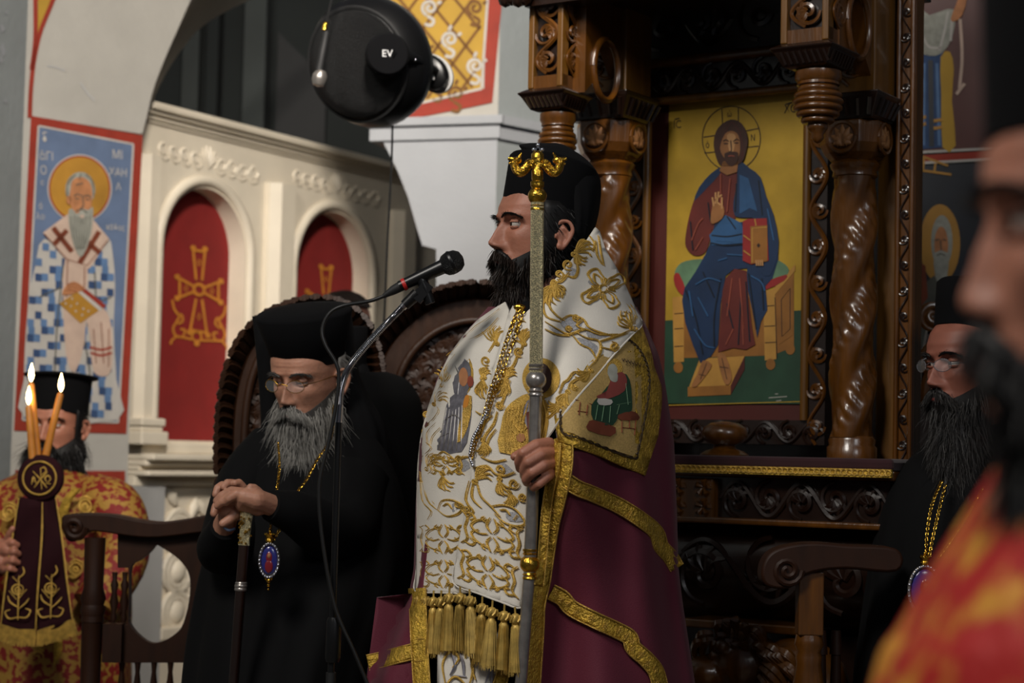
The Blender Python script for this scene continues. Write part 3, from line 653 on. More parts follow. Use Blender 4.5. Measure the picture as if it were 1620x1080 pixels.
# ================================================================ carved bishop's throne
TH = Frame(at(1160, 720, 4.7), (.828, -.56, 0)); TH.o.z = 0
tu = TH.uz
def tb(m, x0, y0, x1, y1, w0, w1, ym=None):
    ym = ym or (y0+y1)/2; xm = (x0+x1)/2
    return m.fbox(TH, tu(x0, ym, w1)[0], tu(x1, ym, w1)[0], tu(xm, y1, w1)[1], tu(xm, y0, w1)[1], w0, w1)
def throne():
    t = thing('bishop_throne', 'tall varnished carved wooden bishop throne framing the gold icon', 'throne', TH.p(0, 0))
    def P(name, m, mt='wood', **k): return obj(name, m, mt, t, **k)
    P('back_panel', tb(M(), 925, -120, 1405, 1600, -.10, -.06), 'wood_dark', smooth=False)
    # frame around the icon
    L0, L1, R0, R1 = [tu(x, 400)[0] for x in (993, 1019, 1286, 1311)]
    zt, zt2 = tu(1130, 146)[1], tu(1130, 100)[1]; zb, zb2 = tu(1180, 664)[1], tu(1180, 702)[1]
    for nm, a in (('frame_stile', (L0, L1, zb2, zt2)), ('frame_stile', (R0, R1, zb2, zt2)), ('frame_rail', (L1, R0, zt, zt2)), ('frame_rail', (L1, R0, zb2, zb))):
        P(nm, M().fbox(TH, *a, -.06, .012), 'wood_dark', smooth=False)
    Wd = L1-L0
    P('vine_carving', vinem(TH, ((L0+L1)/2, zb2), ((L0+L1)/2, zt2), Wd*1.05, 11, .016, .0062)); P('vine_carving', vinem(TH, ((R0+R1)/2, zb2), ((R0+R1)/2, zt2), Wd*1.05, 11, .016, .0062))
    P('vine_carving', vinem(TH, (L0, (zt+zt2)/2), (R1, (zt+zt2)/2), zt2-zt, 8, .016, .0068), 'wood_dark'); P('vine_carving', vinem(TH, (L0, (zb+zb2)/2), (R1, (zb+zb2)/2), zb-zb2, 9, .016, .006), 'wood_dark')
    g = .012
    for a, b in (((L1+g, zb), (L1+g, zt)), ((R0-g, zb), (R0-g, zt)), ((L1, zt-g), (R0, zt-g))): P('inner_moulding', M().tube([TH.p(*a, .012), TH.p(*b, .012)], .011, 10), 'wood_light')
    P('outer_moulding', M().tube([TH.p(L0-.008, zb2, .014), TH.p(L0-.008, zt2, .014)], .009, 8), 'wood'); P('head_moulding', M().tube([TH.p(L0, zt2+.012, .014), TH.p(R1, zt2+.012, .014)], .014, 8), 'wood')
    # panel above the frame, in deep shade of the canopy
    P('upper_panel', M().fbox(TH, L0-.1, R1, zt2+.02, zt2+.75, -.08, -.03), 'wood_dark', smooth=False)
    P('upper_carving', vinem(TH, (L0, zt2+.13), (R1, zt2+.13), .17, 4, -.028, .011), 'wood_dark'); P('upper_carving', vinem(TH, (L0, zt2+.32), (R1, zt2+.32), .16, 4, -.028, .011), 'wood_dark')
    # twisted columns with capitals
    def column(px, w, sc, tag):
        b = TH.hit(px, 500, w); s = (b-CAM).dot(_F)/F_PX*sc
        def z(y): return TH.hit(px, y, w).z
        o = Vector((b.x, b.y, 0)); R = 35*s; zb_, zt_ = z(692), z(282)
        tw = lambda a, zz: .10*math.sin(2*a-(zz-zb_)*2*PI/.19)+.05*math.sin(10*a+(zz)*150)*max(0, math.cos(2*a-(zz-zb_)*2*PI/.19))+.03*math.sin(6*a-zz*70)
        P('twisted_column', M().lathe(o, [(R*.96, zz) for zz in np.linspace(zb_, zt_, 170)], 56, fn=tw), 'wood')
        P('column_base', M().lathe(o, [(R*1.0, z(728)), (R*1.12, z(726)), (R*1.12, z(708)), (R*1.02, z(704)), (R*1.06, z(696)), (R*.95, z(690))], 32), 'wood')
        P('column_necking', M().lathe(o, [(R*.9, z(284)), (R*1.02, z(280)), (R*.98, z(272)), (R*1.08, z(268)), (R*1.14, z(262)), (R*1.0, z(256)), (R*1.2, z(252))], 32), 'wood')
        m = M(); rg = []
        for (f, y) in ((.95, 258), (1.25, 246), (1.42, 232), (1.46, 205), (1.42, 197)):
            rg.append([o+(TH.U*a+TH.N*c_)*R*f+Vector((0, 0, z(y))) for a, c_ in ((-1, -.5), (-1, .5), (-.55, 1), (.55, 1), (1, .5), (1, -.5), (.55, -1), (-.55, -1))])
        m.loft(rg); P('capital', m, 'wood', smooth=False, bevel=.004)
        for d, e in ((TH.N, TH.U), (TH.U, TH.N)):   # medallions with a carved leaf
            c = o+d*R*1.44+Vector((0, 0, z(224))); m = M(); rr = R*.66
            m.tube([c+(e*math.cos(x)+TH.Z*math.sin(x))*rr for x in np.linspace(0, 2*PI, 25)], .005, 6); md = P('medallion', m, 'wood')
            m = M()
            for x in np.linspace(-2.2, 2.2, 7): m.tube(cr([c-TH.Z*rr*.6, c+(e*math.sin(x)*.35+TH.Z*(.35*math.cos(x)-.15))*rr, c+(e*math.sin(x)*.8+TH.Z*.85*math.cos(x))*rr], 3), [.003, .011, .002], 6, .7, fn=d)
            obj('leaf', m, 'wood_pale', md)
        q = TH.o; ub = (o-q).dot(TH.U); wb = (o-q).dot(TH.N)
        m = M(); rg = []
        for (f, y) in ((1.42, 197), (1.5, 190), (1.85, 165), (1.9, 158)): rg.append([TH.p(ub+a*R*f, z(y), wb+c_*R*f) for a, c_ in ((-1, -.6), (-1, 1), (1, 1), (1, -.6))])
        m.loft(rg); P('abacus', m, 'wood_dark', smooth=False, bevel=.003)
        m = M()
        for k in range(6):
            f = -1.3+k*.52; m.tube([TH.p(ub+f*R*1.0, z(192), wb+R*1.5), TH.p(ub+f*R*1.15, z(168), wb+R*1.84)], .006, 6); m.tube([TH.p(ub+R*1.5, z(192), wb+f*R*.8), TH.p(ub+R*1.84, z(168), wb+f*R*.9)], .006, 6)
        P('abacus_flutes', m, 'wood_dark')
        P('impost_block', M().fbox(TH, ub-R*1.0, ub+R*1.5, z(158), z(158)+.42, wb-R, wb+R*1.3), 'wood_light', smooth=False, bevel=.004)
        m = vinem(TH, (ub+R*.25, z(158)+.02), (ub+R*.25, z(158)+.25), R*2, 2, wb+R*1.32, .006); P('impost_carving', m, 'wood')
        return ub, wb, z, R
    cR = column(1350, .13, 1, 'r'); cL = column(962, .13, .98, 'l')
    # front canopy posts with turned pendants
    def post(x0, x1, y1, wf):
        a, b = tu(x0, 60, wf)[0], tu(x1, 60, wf)[0]; z1 = tu((x0+x1)/2, y1, wf)[1]; W = b-a; z9 = z1+.30
        P('post_core', M().fbox(TH, a+.012, b-.012, z1, z9, wf-W*.85, wf-.018), 'wood_dark', smooth=False)
        for u in (a, b-.016): P('post_edge', M().fbox(TH, u, u+.016, z1, z9, wf-.03, wf), 'wood_light', smooth=False, bevel=.003)
        P('post_edge', M().fbox(TH, b-.03, b, z1, z9, wf-W*.85, wf-W*.85+.02), 'wood_light', smooth=False, bevel=.003)
        P('post_foot', M().fbox(TH, a, b, z1, z1+.03, wf-W*.85, wf-.004), 'wood', smooth=False)
        m = vinem(TH, ((a+b)/2, z1+.035), ((a+b)/2, z9), W*.74, 4, wf-.008, .0068); P('pierced_vine', m, 'wood')
        fs = Frame(TH.p(b, 0, wf-W*.42), -TH.N); m = vinem(fs, (0, z1+.035), (0, z9), W*.6, 4, .004, .006); P('pierced_vine', m, 'wood')
        m = M(); rg = []
        for (g, dz) in ((.0, 0), (.02, -.012), (.012, -.02), (-.005, -.05), (-.02, -.055)): rg.append([TH.p(u, z1+dz, w) for u, w in ((a-g, wf-W-g), (a-g, wf+g), (b+g, wf+g), (b+g, wf-W-g))])
        m.loft(rg); P('post_cornice', m, 'wood_dark', smooth=False, bevel=.003)
        m = M()
        for k in range(8): u = a+W*(k+.5)/8; m.tube([TH.p(u, z1-.022, wf+.012), TH.p(u+.006, z1-.046, wf-.002)], .005, 6)
        for k in range(8): w = wf-W*(k+.5)/8; m.tube([TH.p(b+.012, z1-.022, w), TH.p(b-.002, z1-.046, w-.006)], .005, 6)
        P('cornice_flutes', m, 'wood_dark')
        o = TH.p((a+b)/2+.010, z1-.055, wf-W*.48); R = W*.44
        pr = [(R*.6, 0), (R*1.0, -.004), (R*1.02, -.02), (R*.9, -.028), (R*.93, -.034)]
        n = 7
        for k in range(n):
            f = math.sin(PI*(.30+.66*k/n)); z0 = -.036-.014*k; rr = R*1.08*f
            pr += [(rr*.94, z0), (rr*1.03, z0-.005), (rr*1.02, z0-.010), (rr*.92, z0-.0135)]
        pr += [(R*.25, -.145), (R*.28, -.152), (R*.12, -.162), (R*.02, -.164)]
        P('turned_pendant', M().lathe(o, pr, 36), 'wood'); return a, b, z1
    pL = post(836, 890, 138, .42); pR = post(1234, 1310, 66, .42)
    # side arms joining posts to columns, each pierced by an arch
    for (ub, wb, z, R), (a, b, z1) in ((cR, pR), (cL, pL)):
        u = ub+R*.6; w0, w1 = wb+R*1.0, .42-.05; z0 = z(158)+.0; z9 = z1+.30
        wc = (w0+w1)/2; zc = z1+.06; hr = min(.05, (w1-w0)*.3)
        outer = [(w0, z0+.02), (w0+.05, z0+.08), (w1, z1-.01), (w1, z9), (w0, z9)]
        hole = [(wc+hr*math.cos(x), zc+hr*1.35*math.sin(x)) for x in np.linspace(0, 2*PI, 22)[:-1]]
        P('arch_bracket', M().plate(outer, [hole], lambda w, zz: TH.p(u, zz, w), TH.U*.035), 'wood')
        P('arch_ring', M().tube([TH.p(u+.037, zc+hr*1.5*math.sin(x), wc+hr*1.15*math.cos(x)) for x in np.linspace(0, 2*PI, 30)], .009, 7), 'wood')
    zc_ = tu(1100, -22, .42)[1]
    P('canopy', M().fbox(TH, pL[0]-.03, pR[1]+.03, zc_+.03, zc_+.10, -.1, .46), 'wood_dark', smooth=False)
    P('added_shade_valance', M().fbox(TH, pL[0], pR[1], zc_, zc_+.5, .38, .44), 'wood_dark', smooth=False)  # unseen board added to block light, keeps the upper panel dark
    m = M()
    for k in range(4): m.ball(TH.hit(800+k*10, -2-3*(k % 2), .46), (.02, .02, .022), 8)
    P('canopy_leaf_drop', m, 'wood_dark')
    # flat side boards on the right
    P('side_board', tb(M(), 1384, -160, 1420, 1500, .0, .06), 'wood_light', smooth=False, bevel=.004)
    P('edge_board', tb(M(), 1420, -160, 1444, 1500, .04, .09), 'wood', smooth=False, bevel=.004)
    u0 = tu(1432, 300, .09)[0]; P('edge_carving', vinem(TH, (u0, .8), (u0, tu(1432, -40, .09)[1]), .03, 26, .092, .0028), 'wood_dark')
    for x in (1421, 1443): u0 = tu(x, 300, .09)[0]; P('edge_bead', M().tube([TH.p(u0, .7, .092), TH.p(u0, 2.6, .092)], .006, 8), 'wood')
    # ledge, carved apron and bulging front
    P('ledge', tb(M(), 1040, 741, 1415, 756, -.06, .30), 'wood', smooth=False, bevel=.004)
    P('apron', tb(M(), 1046, 757, 1408, 822, -.06, .27), 'wood_dark', smooth=False)
    za = (tu(1200, 757, .27)[1]+tu(1200, 822, .27)[1])/2; ua, ub_, uc = [tu(x, 790, .27)[0] for x in (1060, 1142, 1404)]
    P('apron_vine', vinem(TH, (ub_, za), (uc, za), .095, 5, .275, .0075), 'wood_dark')
    P('apron_block', M().fbox(TH, ua-.05, ub_-.01, za-.052, za+.045, .2, .295), 'wood', smooth=False, bevel=.006)
    for (du, dz) in ((.25, .5), (.25, -.5), (.75, .5), (.75, -.5)):
        c = (ua+(ub_-ua)*du, za+.045*dz); m = M()
        for x in np.linspace(0, 2*PI, 6)[:-1]: m.tube([TH.p(c[0]+.004*math.cos(x), c[1]+.004*math.sin(x), .296), TH.p(c[0]+.016*math.cos(x+.3), c[1]+.016*math.sin(x+.3), .3), TH.p(c[0]+.022*math.cos(x), c[1]+.022*math.sin(x), .296)], [.003, .007, .002], 6)
        P('block_flower', m, 'wood')
    P('lower_moulding', tb(M(), 1040, 822, 1408, 832, -.06, .30), 'wood', smooth=False, bevel=.004)
    rg = []
    for (y, w) in ((832, .22), (850, .25), (880, .27), (920, .26), (960, .22), (984, .16)):
        zz = tu(1200, y, w)[1]; a = tu(1046, y, w)[0]; b = tu(1395, y, w)[0]; rg.append([TH.p(a, zz, -.06), TH.p(a, zz, w*.8), TH.p(a+.04, zz, w), TH.p(b, zz, w), TH.p(b, zz, -.06)])
    P('bulging_front', M().loft(rg), 'wood_dark')
    zq = tu(1200, 905, .27)[1]; P('front_carving', vinem(TH, (tu(1060, 905, .27)[0], zq), (tu(1390, 905, .27)[0], zq), .17, 3, .265, .011), 'wood_dark')
    P('plinth_ledge', tb(M(), 1080, 984, 1262, 998, -.06, .30), 'wood', smooth=False, bevel=.004)
    P('plinth', tb(M(), 1040, 998, 1400, 1640, -.06, .12), 'wood_dark', smooth=False)
    # turned knob standing on the ledge
    b = TH.hit(1146, 720, .2); s = 4.55/F_PX
    P('turned_knob', M().lathe(Vector((b.x, b.y, b.z-.01)), [(37*s, 0), (38*s, .012), (30*s, .02), (18*s, .026), (16*s, .034), (28*s, .04), (35*s, .052), (36*s, .062), (33*s, .075), (22*s, .086), (4*s, .09)], 36), 'wood')
    # crouching lion supporting the front
    def lion():
        c = TH.hit(1180, 1050, .3); n = TH.N; m = M(); U = TH.U; Z = TH.Z
        m.ball(c, (.085, .09, .075), 20, X=U, Y=n); m.ball(c-U*.07+n*.05-Z*.02, (.055, .06, .04), 16, X=U, Y=n); m.ball(c-U*.10+n*.07-Z*.045, (.035, .04, .025), 14, X=U, Y=n)
        m.ball(c+U*.12-n*.03-Z*.05, (.12, .09, .12), 18, X=U, Y=n)
        for s_ in (-1, 1): m.ball(c-U*.02+n*(.06+.02*s_)+Z*(.045), (.02, .02, .016), 10); m.ball(c-U*.04*s_+n*.02+Z*.07, (.022, .014, .025), 10)
        body = P('lion_support', m, 'wood'); remesh(body, .006, 4)
        m = M(); random.seed(5)
        for k in range(38):
            a = random.uniform(-.4, 2.6); q = random.uniform(.5, 1.15); p0 = c+U*(.02+.09*math.cos(a)*q)+Z*(.09*math.sin(a)*q)+n*.06; d = (U*math.cos(a)+Z*math.sin(a)*.6-Z*.5)
            m.tube(cr([p0, p0+d*.03+n*.012, p0+d*.05-Z*.02, p0+d*.045-Z*.045], 3), [.008, .012, .009, .003], 6)
        obj('mane', m, 'wood', body)
    lion()
throne()
# velvet on the ledge
t = thing('velvet_cover', 'dark maroon velvet cover with gold braid lying on the throne ledge', 'cloth', TH.p(tu(1230, 740, .2)[0], tu(1230, 742, .3)[1]))
a, b = tu(1050, 735, .31)[0], tu(1412, 735, .31)[0]; z0, z1 = tu(1230, 741, .31)[1], tu(1230, 722, .31)[1]
obj('velvet', M().fbox(TH, a, b, z0, z1, .0, .31), 'velvet', t, smooth=False, bevel=.008)
m = M(); m.fbox(TH, a, b, z0-.014, z0+.004, .308, .318); obj('braid', m, 'gold_braid', t, smooth=False)
m = M()
for k in range(44):
    u = a+(b-a)*(k+.5)/44; m.tube([TH.p(u+.007*math.cos(x), z0-.004+.006*math.sin(x), .319) for x in np.linspace(0, 2*PI, 9)], .0022, 5)
obj('braid_loops', m, 'gold_thread', t, kind='stuff')
# ---- icon of the enthroned figure
I0, I1 = tu(1049, 400)[0], tu(1275, 400)[0]; J0, J1 = tu(1160, 638)[1], tu(1160, 153)[1]
t = thing('icon_painting', 'painted icon of seated haloed figure in blue and red on gold', 'icon', TH.p((I0+I1)/2, J0, -.03))
K0, K1 = tu(1020, 400)[0], tu(1287, 400)[0]
obj('icon_border', M().fbox(TH, K0, K1, J0-.05, J1+.045, -.055, -.022), 'icon_mat', t, smooth=False)
obj('gold_ground', M().fbox(TH, I0, I1, J0, J1, -.03, -.018), 'gold_leaf', t, smooth=False)
S = TH.surf(-.018)
def pi(n, poly, mt, off, sm=0): return obj(n, fillm(poly, S, off, sm=sm), mt, t)
def si(n, l, w, mt, off, sm=5): return obj(n, strokem(l, S, w, off, sm=sm), mt, t, kind='stuff' if len(l) > 1 else None)
def hitp(u, z): return TH.p(u, z, -.0176)
zg0, zg1 = tu(1049, 507, -.018)[1], tu(1272, 490, -.018)[1]
obj('green_ground', M().prism([TH.p(I0, J0, -.0178), TH.p(I1, J0, -.0178), TH.p(I1, zg1, -.0178), TH.p(I0, zg0, -.0178)], TH.N*.0006), 'icon_green', t, smooth=False)
pi('bench_back', [(1066, 474), (1222, 462), (1256, 424), (1256, 548), (1222, 562), (1082, 566)], 'icon_wood', .0012)
for q in ([(1064, 476), (1082, 474), (1082, 572), (1066, 573)], [(1207, 464), (1226, 462), (1228, 568), (1210, 570)]): pi('bench_post', q, 'icon_wood_light', .0018)
pi('bench_top', [(1064, 470), (1222, 458), (1258, 418), (1258, 428), (1224, 468), (1064, 480)], 'icon_wood_light', .0020)
pi('bench_side', [(1230, 468), (1254, 438), (1254, 530), (1232, 545)], 'icon_wood', .0021); si('bench_inlay', [[(1236, 474), (1250, 456), (1250, 520), (1237, 532), (1236, 474)], [(1067, 496), (1081, 495)], [(1067, 520), (1081, 519)], [(1067, 548), (1081, 547)], [(1209, 484), (1225, 483)], [(1209, 516), (1226, 515)], [(1210, 542), (1227, 541)], [(1226, 470), (1229, 566)]], 1.2, 'icon_line', .0026, 0)
for (x, y) in ((1073, 581), (1219, 576), (1250, 552)): pi('bench_foot', ring(x, y, 7.5, 9, 14), 'icon_wood', .0022)
pi('cushion', [(1070, 424), (1084, 413), (1116, 412), (1100, 445), (1080, 460), (1068, 440)], 'icon_cushion', .0024, 3); pi('cushion', [(1222, 412), (1242, 418), (1247, 432), (1222, 450)], 'icon_cushion', .0024, 3)
pi('cushion_roll', [(1066, 436), (1074, 432), (1086, 462), (1078, 466), (1068, 452)], 'icon_scarlet', .0026, 2); pi('cushion_roll', [(1212, 446), (1244, 434), (1240, 444), (1212, 458)], 'icon_scarlet', .0026, 2)
pi('footstool_top', [(1107, 567), (1178, 563), (1156, 609), (1090, 612)], 'icon_wood_light', .0024); pi('footstool_front', [(1088, 612), (1156, 609), (1156, 624), (1088, 627)], 'icon_wood', .0025); pi('footstool_side', [(1178, 563), (1178, 584), (1156, 624), (1156, 609)], 'icon_mat', .0025)
si('halo_line', [ring(1157, 219, 46, 51, 40)+[(1203, 219)], [(1142, 172), (1143, 196)], [(1168, 170), (1168, 196)], [(1113, 217), (1132, 214)], [(1114, 242), (1134, 240)], [(1180, 207), (1200, 203)], [(1180, 233), (1200, 231)]], 1.5, 'icon_line', .0012, 0)
pi('tunic', [(1137, 270), (1166, 270), (1164, 345), (1128, 365), (1112, 350), (1108, 300), (1120, 282)], 'icon_red', .0028)
pi('blue_shoulder', [(1141, 264), (1124, 275), (1106, 296), (1098, 318), (1116, 300), (1138, 276)], 'icon_blue', .0034, 2)
pi('sleeve', [(1104, 305), (1092, 335), (1085, 370), (1085, 390), (1096, 403), (1110, 403), (1120, 390), (1127, 350), (1118, 318)], 'icon_red', .0032, 3)
pi('blue_skirt', [(1122, 388), (1117, 400), (1100, 430), (1083, 455), (1079, 475), (1084, 510), (1096, 545), (1108, 574), (1125, 563), (1136, 545), (1140, 480), (1148, 436), (1160, 426), (1182, 424), (1181, 450), (1190, 490), (1198, 534), (1204, 508), (1214, 490), (1211, 452), (1222, 440), (1231, 410), (1231, 380), (1215, 345), (1165, 352), (1146, 340), (1130, 356)], 'icon_blue', .0036)
pi('red_skirt', [(1148, 440), (1162, 425), (1181, 428), (1183, 460), (1190, 520), (1195, 545), (1180, 553), (1160, 550), (1136, 557), (1140, 500), (1143, 460)], 'icon_red', .0042)
pi('blue_mantle', [(1168, 255), (1186, 266), (1203, 280), (1212, 310), (1224, 340), (1232, 382), (1228, 412), (1218, 436), (1204, 430), (1215, 400), (1206, 350), (1172, 344), (1162, 340), (1160, 320), (1166, 290)], 'icon_blue', .0048, 2)
pi('mantle_fold', [(1170, 276), (1184, 282), (1198, 334), (1186, 329), (1170, 338)], 'icon_blue_light', .0054)
pi('waist_sash', [(1122, 372), (1148, 340), (1172, 352), (1178, 366), (1178, 384), (1126, 388)], 'icon_blue_light', .0050, 1)
si('dark_folds', [[(1126, 372), (1150, 374), (1174, 370)], [(1124, 384), (1148, 388), (1176, 386)], [(1150, 342), (1164, 362)], [(1200, 285), (1206, 340)], [(1165, 290), (1163, 335)], [(1084, 458), (1100, 500), (1112, 560)], [(1140, 440), (1130, 500), (1130, 548)], [(1112, 430), (1130, 470)], [(1184, 432), (1196, 520)], [(1205, 440), (1208, 490)], [(1092, 350), (1096, 395)], [(1120, 320), (1124, 350)], [(1150, 480), (1160, 520)], [(1172, 470), (1168, 545)], [(1180, 445), (1186, 540)]], 2, 'icon_navy', .0058)
si('light_folds', [[(1090, 460), (1096, 500)], [(1100, 450), (1120, 440), (1140, 445)], [(1098, 520), (1115, 545), (1130, 550)], [(1104, 470), (1120, 500)], [(1188, 436), (1204, 446), (1210, 460)], [(1176, 290), (1182, 325)], [(1214, 330), (1224, 380)], [(1132, 380), (1160, 382)], [(1150, 402), (1180, 404)], [(1136, 412), (1150, 408)]], 2.2, 'icon_blue_light', .0060)
si('red_lights', [[(1094, 380), (1104, 355), (1112, 345)], [(1100, 395), (1112, 375)], [(1140, 275), (1140, 330)], [(1155, 282), (1150, 335)], [(1158, 440), (1150, 500)], [(1170, 440), (1176, 520)], [(1148, 545), (1160, 520)], [(1176, 545), (1174, 500)]], 2, 'icon_red_light', .0060)
pi('hair', [(1156, 189), (1174, 196), (1183, 218), (1180, 240), (1174, 256), (1160, 262), (1140, 262), (1132, 246), (1129, 224), (1136, 202)], 'icon_hair', .0062, 3)
pi('neck', [(1144, 255), (1168, 255), (1166, 272), (1150, 277), (1138, 270)], 'icon_skin', .0062)
pi('face', [(1147, 212), (1158, 207), (1168, 214), (1171, 232), (1168, 248), (1157, 260), (1146, 250), (1139, 234)], 'icon_skin', .0068, 3)
pi('face_light', [(1150, 214), (1158, 211), (1164, 216), (1160, 240), (1154, 240)], 'icon_skin_light', .0072, 2)
pi('beard', [(1146, 243), (1154, 240), (1162, 240), (1168, 242), (1166, 256), (1157, 263), (1148, 256)], 'icon_hair', .0076, 2)
si('face_lines', [[(1144, 223), (1149, 221), (1153, 224)], [(1160, 224), (1165, 220), (1169, 222)], [(1156, 222), (1157, 238), (1153, 240)], [(1145, 227), (1152, 227)], [(1161, 226), (1168, 226)]], 1.6, 'icon_line', .008); si('lips', [[(1152, 247), (1157, 246), (1162, 247)]], 1.8, 'icon_red_light', .0082, 0)
si('hair_parting', [[(1158, 192), (1150, 204), (1142, 222), (1136, 240)], [(1158, 192), (1168, 206), (1174, 226), (1176, 250)], [(1174, 240), (1172, 256)]], 1.2, 'icon_mat', .0066)
pi('blessing_hand', [(1127, 326), (1130, 318), (1134, 322), (1142, 322), (1146, 334), (1142, 346), (1128, 354), (1124, 348)], 'icon_skin', .0066, 2)
si('blessing_fingers', [[(1129, 326), (1127, 312)], [(1132, 322), (1132, 304)], [(1134, 322), (1137, 303)], [(1140, 324), (1132, 316), (1142, 308)], [(1142, 330), (1142, 312)]], 2.6, 'icon_skin_light', .0070)
pi('book', [(1175, 350), (1183, 346), (1213, 345), (1216, 412), (1188, 418), (1175, 412)], 'icon_scarlet', .0066); pi('book_cover', [(1187, 358), (1214, 356), (1214, 413), (1188, 417)], 'icon_wood', .0072)
si('book_trim', [[(1190, 415), (1190, 361), (1213, 359)], [(1176, 372), (1187, 380)], [(1176, 396), (1187, 404)], [(1194, 346), (1196, 357)]], 2, 'icon_wood_light', .0078, 0); pi('book_gem', [(1200, 384), (1203, 388), (1200, 392), (1197, 388)], 'icon_line', .0080)
si('book_fingers', [[(1196 + i*3.2, 411), (1197+i*3.2, 420)] for i in range(4)], 2.2, 'icon_skin_light', .0082, 0)
pi('foot', [(1112, 570), (1126, 576), (1119, 590), (1102, 611), (1094, 609), (1103, 592)], 'icon_skin', .0050, 2); pi('foot', [(1135, 560), (1147, 560), (1157, 590), (1156, 604), (1148, 608), (1140, 588)], 'icon_skin', .0050, 2)
si('sandal_straps', [[(1106, 592), (1116, 594)], [(1118, 574), (1108, 600)], [(1138, 580), (1152, 582)], [(1142, 566), (1150, 600)]], 1.1, 'icon_line', .0056, 0)
for s_, x, y, h in (('ΙC', 1065, 203, 11), ('ΧC', 1240, 179, 12), ('ώ', 1150, 185, 8), ('ό', 1116, 234, 9), ('Ν', 1187, 223, 9)): lett(s_, x, y, h, t, S, 'icon_line', .0014, sx=.75, sk=-.1)
si('title_bar', [[(1067, 189), (1075, 187)], [(1243, 165), (1253, 162)]], 2, 'icon_line', .0014, 0)
si('signature', [[(1216, 629), (1245, 627)], [(1228, 634), (1236, 633)], [(1226, 623), (1231, 623)]], 1.6, 'fresco_grey', .0014, 0)
si('icon_edge_line', [[(1050, 641), (1267, 635)], [(1267, 635), (1271, 490)]], 1.3, 'gold_leaf', .0014, 0)
# ================================================================ carved armchairs behind the clergy
def arch_chair(name, label, outer, Y, inner_px, legs, seedv, floor_c):
    t = thing(name, label, 'chair', Vector((floor_c, Y, 0)), 'carved armchairs behind the clergy')
    S = lambda px, py, off=0: at(px, py, Y-off)
    P = cr(outer, 10); K = len(P); cen = np.mean(np.array([p for p in P]), axis=0); cen[1] = max(p[1] for p in P)
    def inset(d):
        out = []
        for i in range(K):
            tg = P[min(i+1, K-1)]-P[max(i-1, 0)]; tg = tg/np.linalg.norm(tg); n = np.array([-tg[1], tg[0]])
            if np.dot(n, cen-P[i]) < 0: n = -n
            out.append(P[i]+n*d)
        return out
    A, B, Bi = inset(12), inset(inner_px), inset(inner_px)
    m = M(); m.loft([[S(*p, .0), S(*q, .025), S(*r, .02), S(*r, -.05), S(*p, -.05)] for p, q, r in zip(inset(20), inset(28), B)], caps=True); obj('arched_rim', m, 'wood_chair', t)
    obj('rim_bead', M().tube([S(*p, .022) for p in Bi], .011, 8), 'wood_chair', t)
    obj('backing_band', M().loft([[S(*p, .0), S(*q, .0), S(*q, -.04), S(*p, -.04)] for p, q in zip(inset(5), inset(24))]), 'wood_chair', t)
    # curled leaf crest, one piece each
    tot = sum(np.linalg.norm(P[i+1]-P[i]) for i in range(K-1)); step = 17; acc = 0; nxt = 6; leaf = None
    for i in range(K-1):
        acc += np.linalg.norm(P[i+1]-P[i])
        if acc > nxt:
            nxt += step; tg = P[i+1]-P[i]; tg = tg/np.linalg.norm(tg); n = np.array([-tg[1], tg[0]])
            if np.dot(n, cen-P[i]) < 0: n = -n
            c0 = P[i]+n*20; m = M()
            for q, rr in ((-5, .010), (0, .014), (5, .010)):
                pts = [c0+tg*q, c0-n*10+tg*(q+3), c0-n*20+tg*(q+4), c0-n*21+tg*(q-4)]
                m.tube([S(*x, .004+.012*j) for j, x in enumerate(cr(pts, 3))][:8], [rr, rr*1.2, rr*1.1, rr*.6], 6)
            obj('crest_leaf', m, 'wood_chair', t)
    # pierced scrollwork filling
    m = M(); random.seed(seedv); poly = [tuple(p) for p in Bi]; x0 = min(p[0] for p in poly); x1 = max(p[0] for p in poly); y0 = min(p[1] for p in poly); y1 = max(p[1] for p in poly)
    y = y0+10; r_ = 0
    while y < y1:
        x = x0+(12 if r_ % 2 else 0)
        while x < x1:
            if inpoly(x, y, poly):
                cordm([spiral(x, y, 14, 3, random.uniform(0, 6), random.choice((-1.4, 1.4)), 12), [(x, y), (x+random.uniform(-14, 14), y+12), (x+random.uniform(-10, 10), y+20)]], S, .010, 0, m, 2, 5)
                fillm(ring(x+random.uniform(-3, 3), y+random.uniform(-3, 3), 12, 10, 8), S, -.012, m=m)
            x += 21
        y += 17; r_ += 1
    obj('pierced_scrollwork', m, 'wood_chair', t, kind='stuff')
    for (xa, xb) in legs:
        a = at(xa, outer[0][1]-20, Y); b = at(xb, outer[0][1]-20, Y); obj('back_post', M().box(((a.x+b.x)/2, Y+.01, a.z/2), (b.x-a.x, .06, a.z)), 'wood_chair', t, smooth=False, bevel=.006)
    a = at(legs[0][0], 1000, Y).x; b = at(legs[-1][1], 1000, Y).x
    obj('seat', M().box(((a+b)/2, Y-.3, .5), (b-a, .6, .06)), 'wood_chair', t, smooth=False, bevel=.01)
    for x in (a+.03, b-.03): obj('front_leg', M().lathe((x, Y-.55, 0), [(.02, 0), (.03, .05), (.022, .1), (.034, .3), (.03, .47)], 14), 'wood_chair', t)
arch_chair('carved_armchair', 'dark carved armchair with leafy arched back behind the seated grey bearded elder', [(345, 800), (342, 720), (346, 640), (358, 580), (380, 532), (415, 498), (458, 478), (500, 470), (540, 476), (575, 500), (598, 545), (608, 620), (610, 800)], 4.95, 44, ((340, 368), (582, 610)), 2, at(475, 900, 4.95).x)
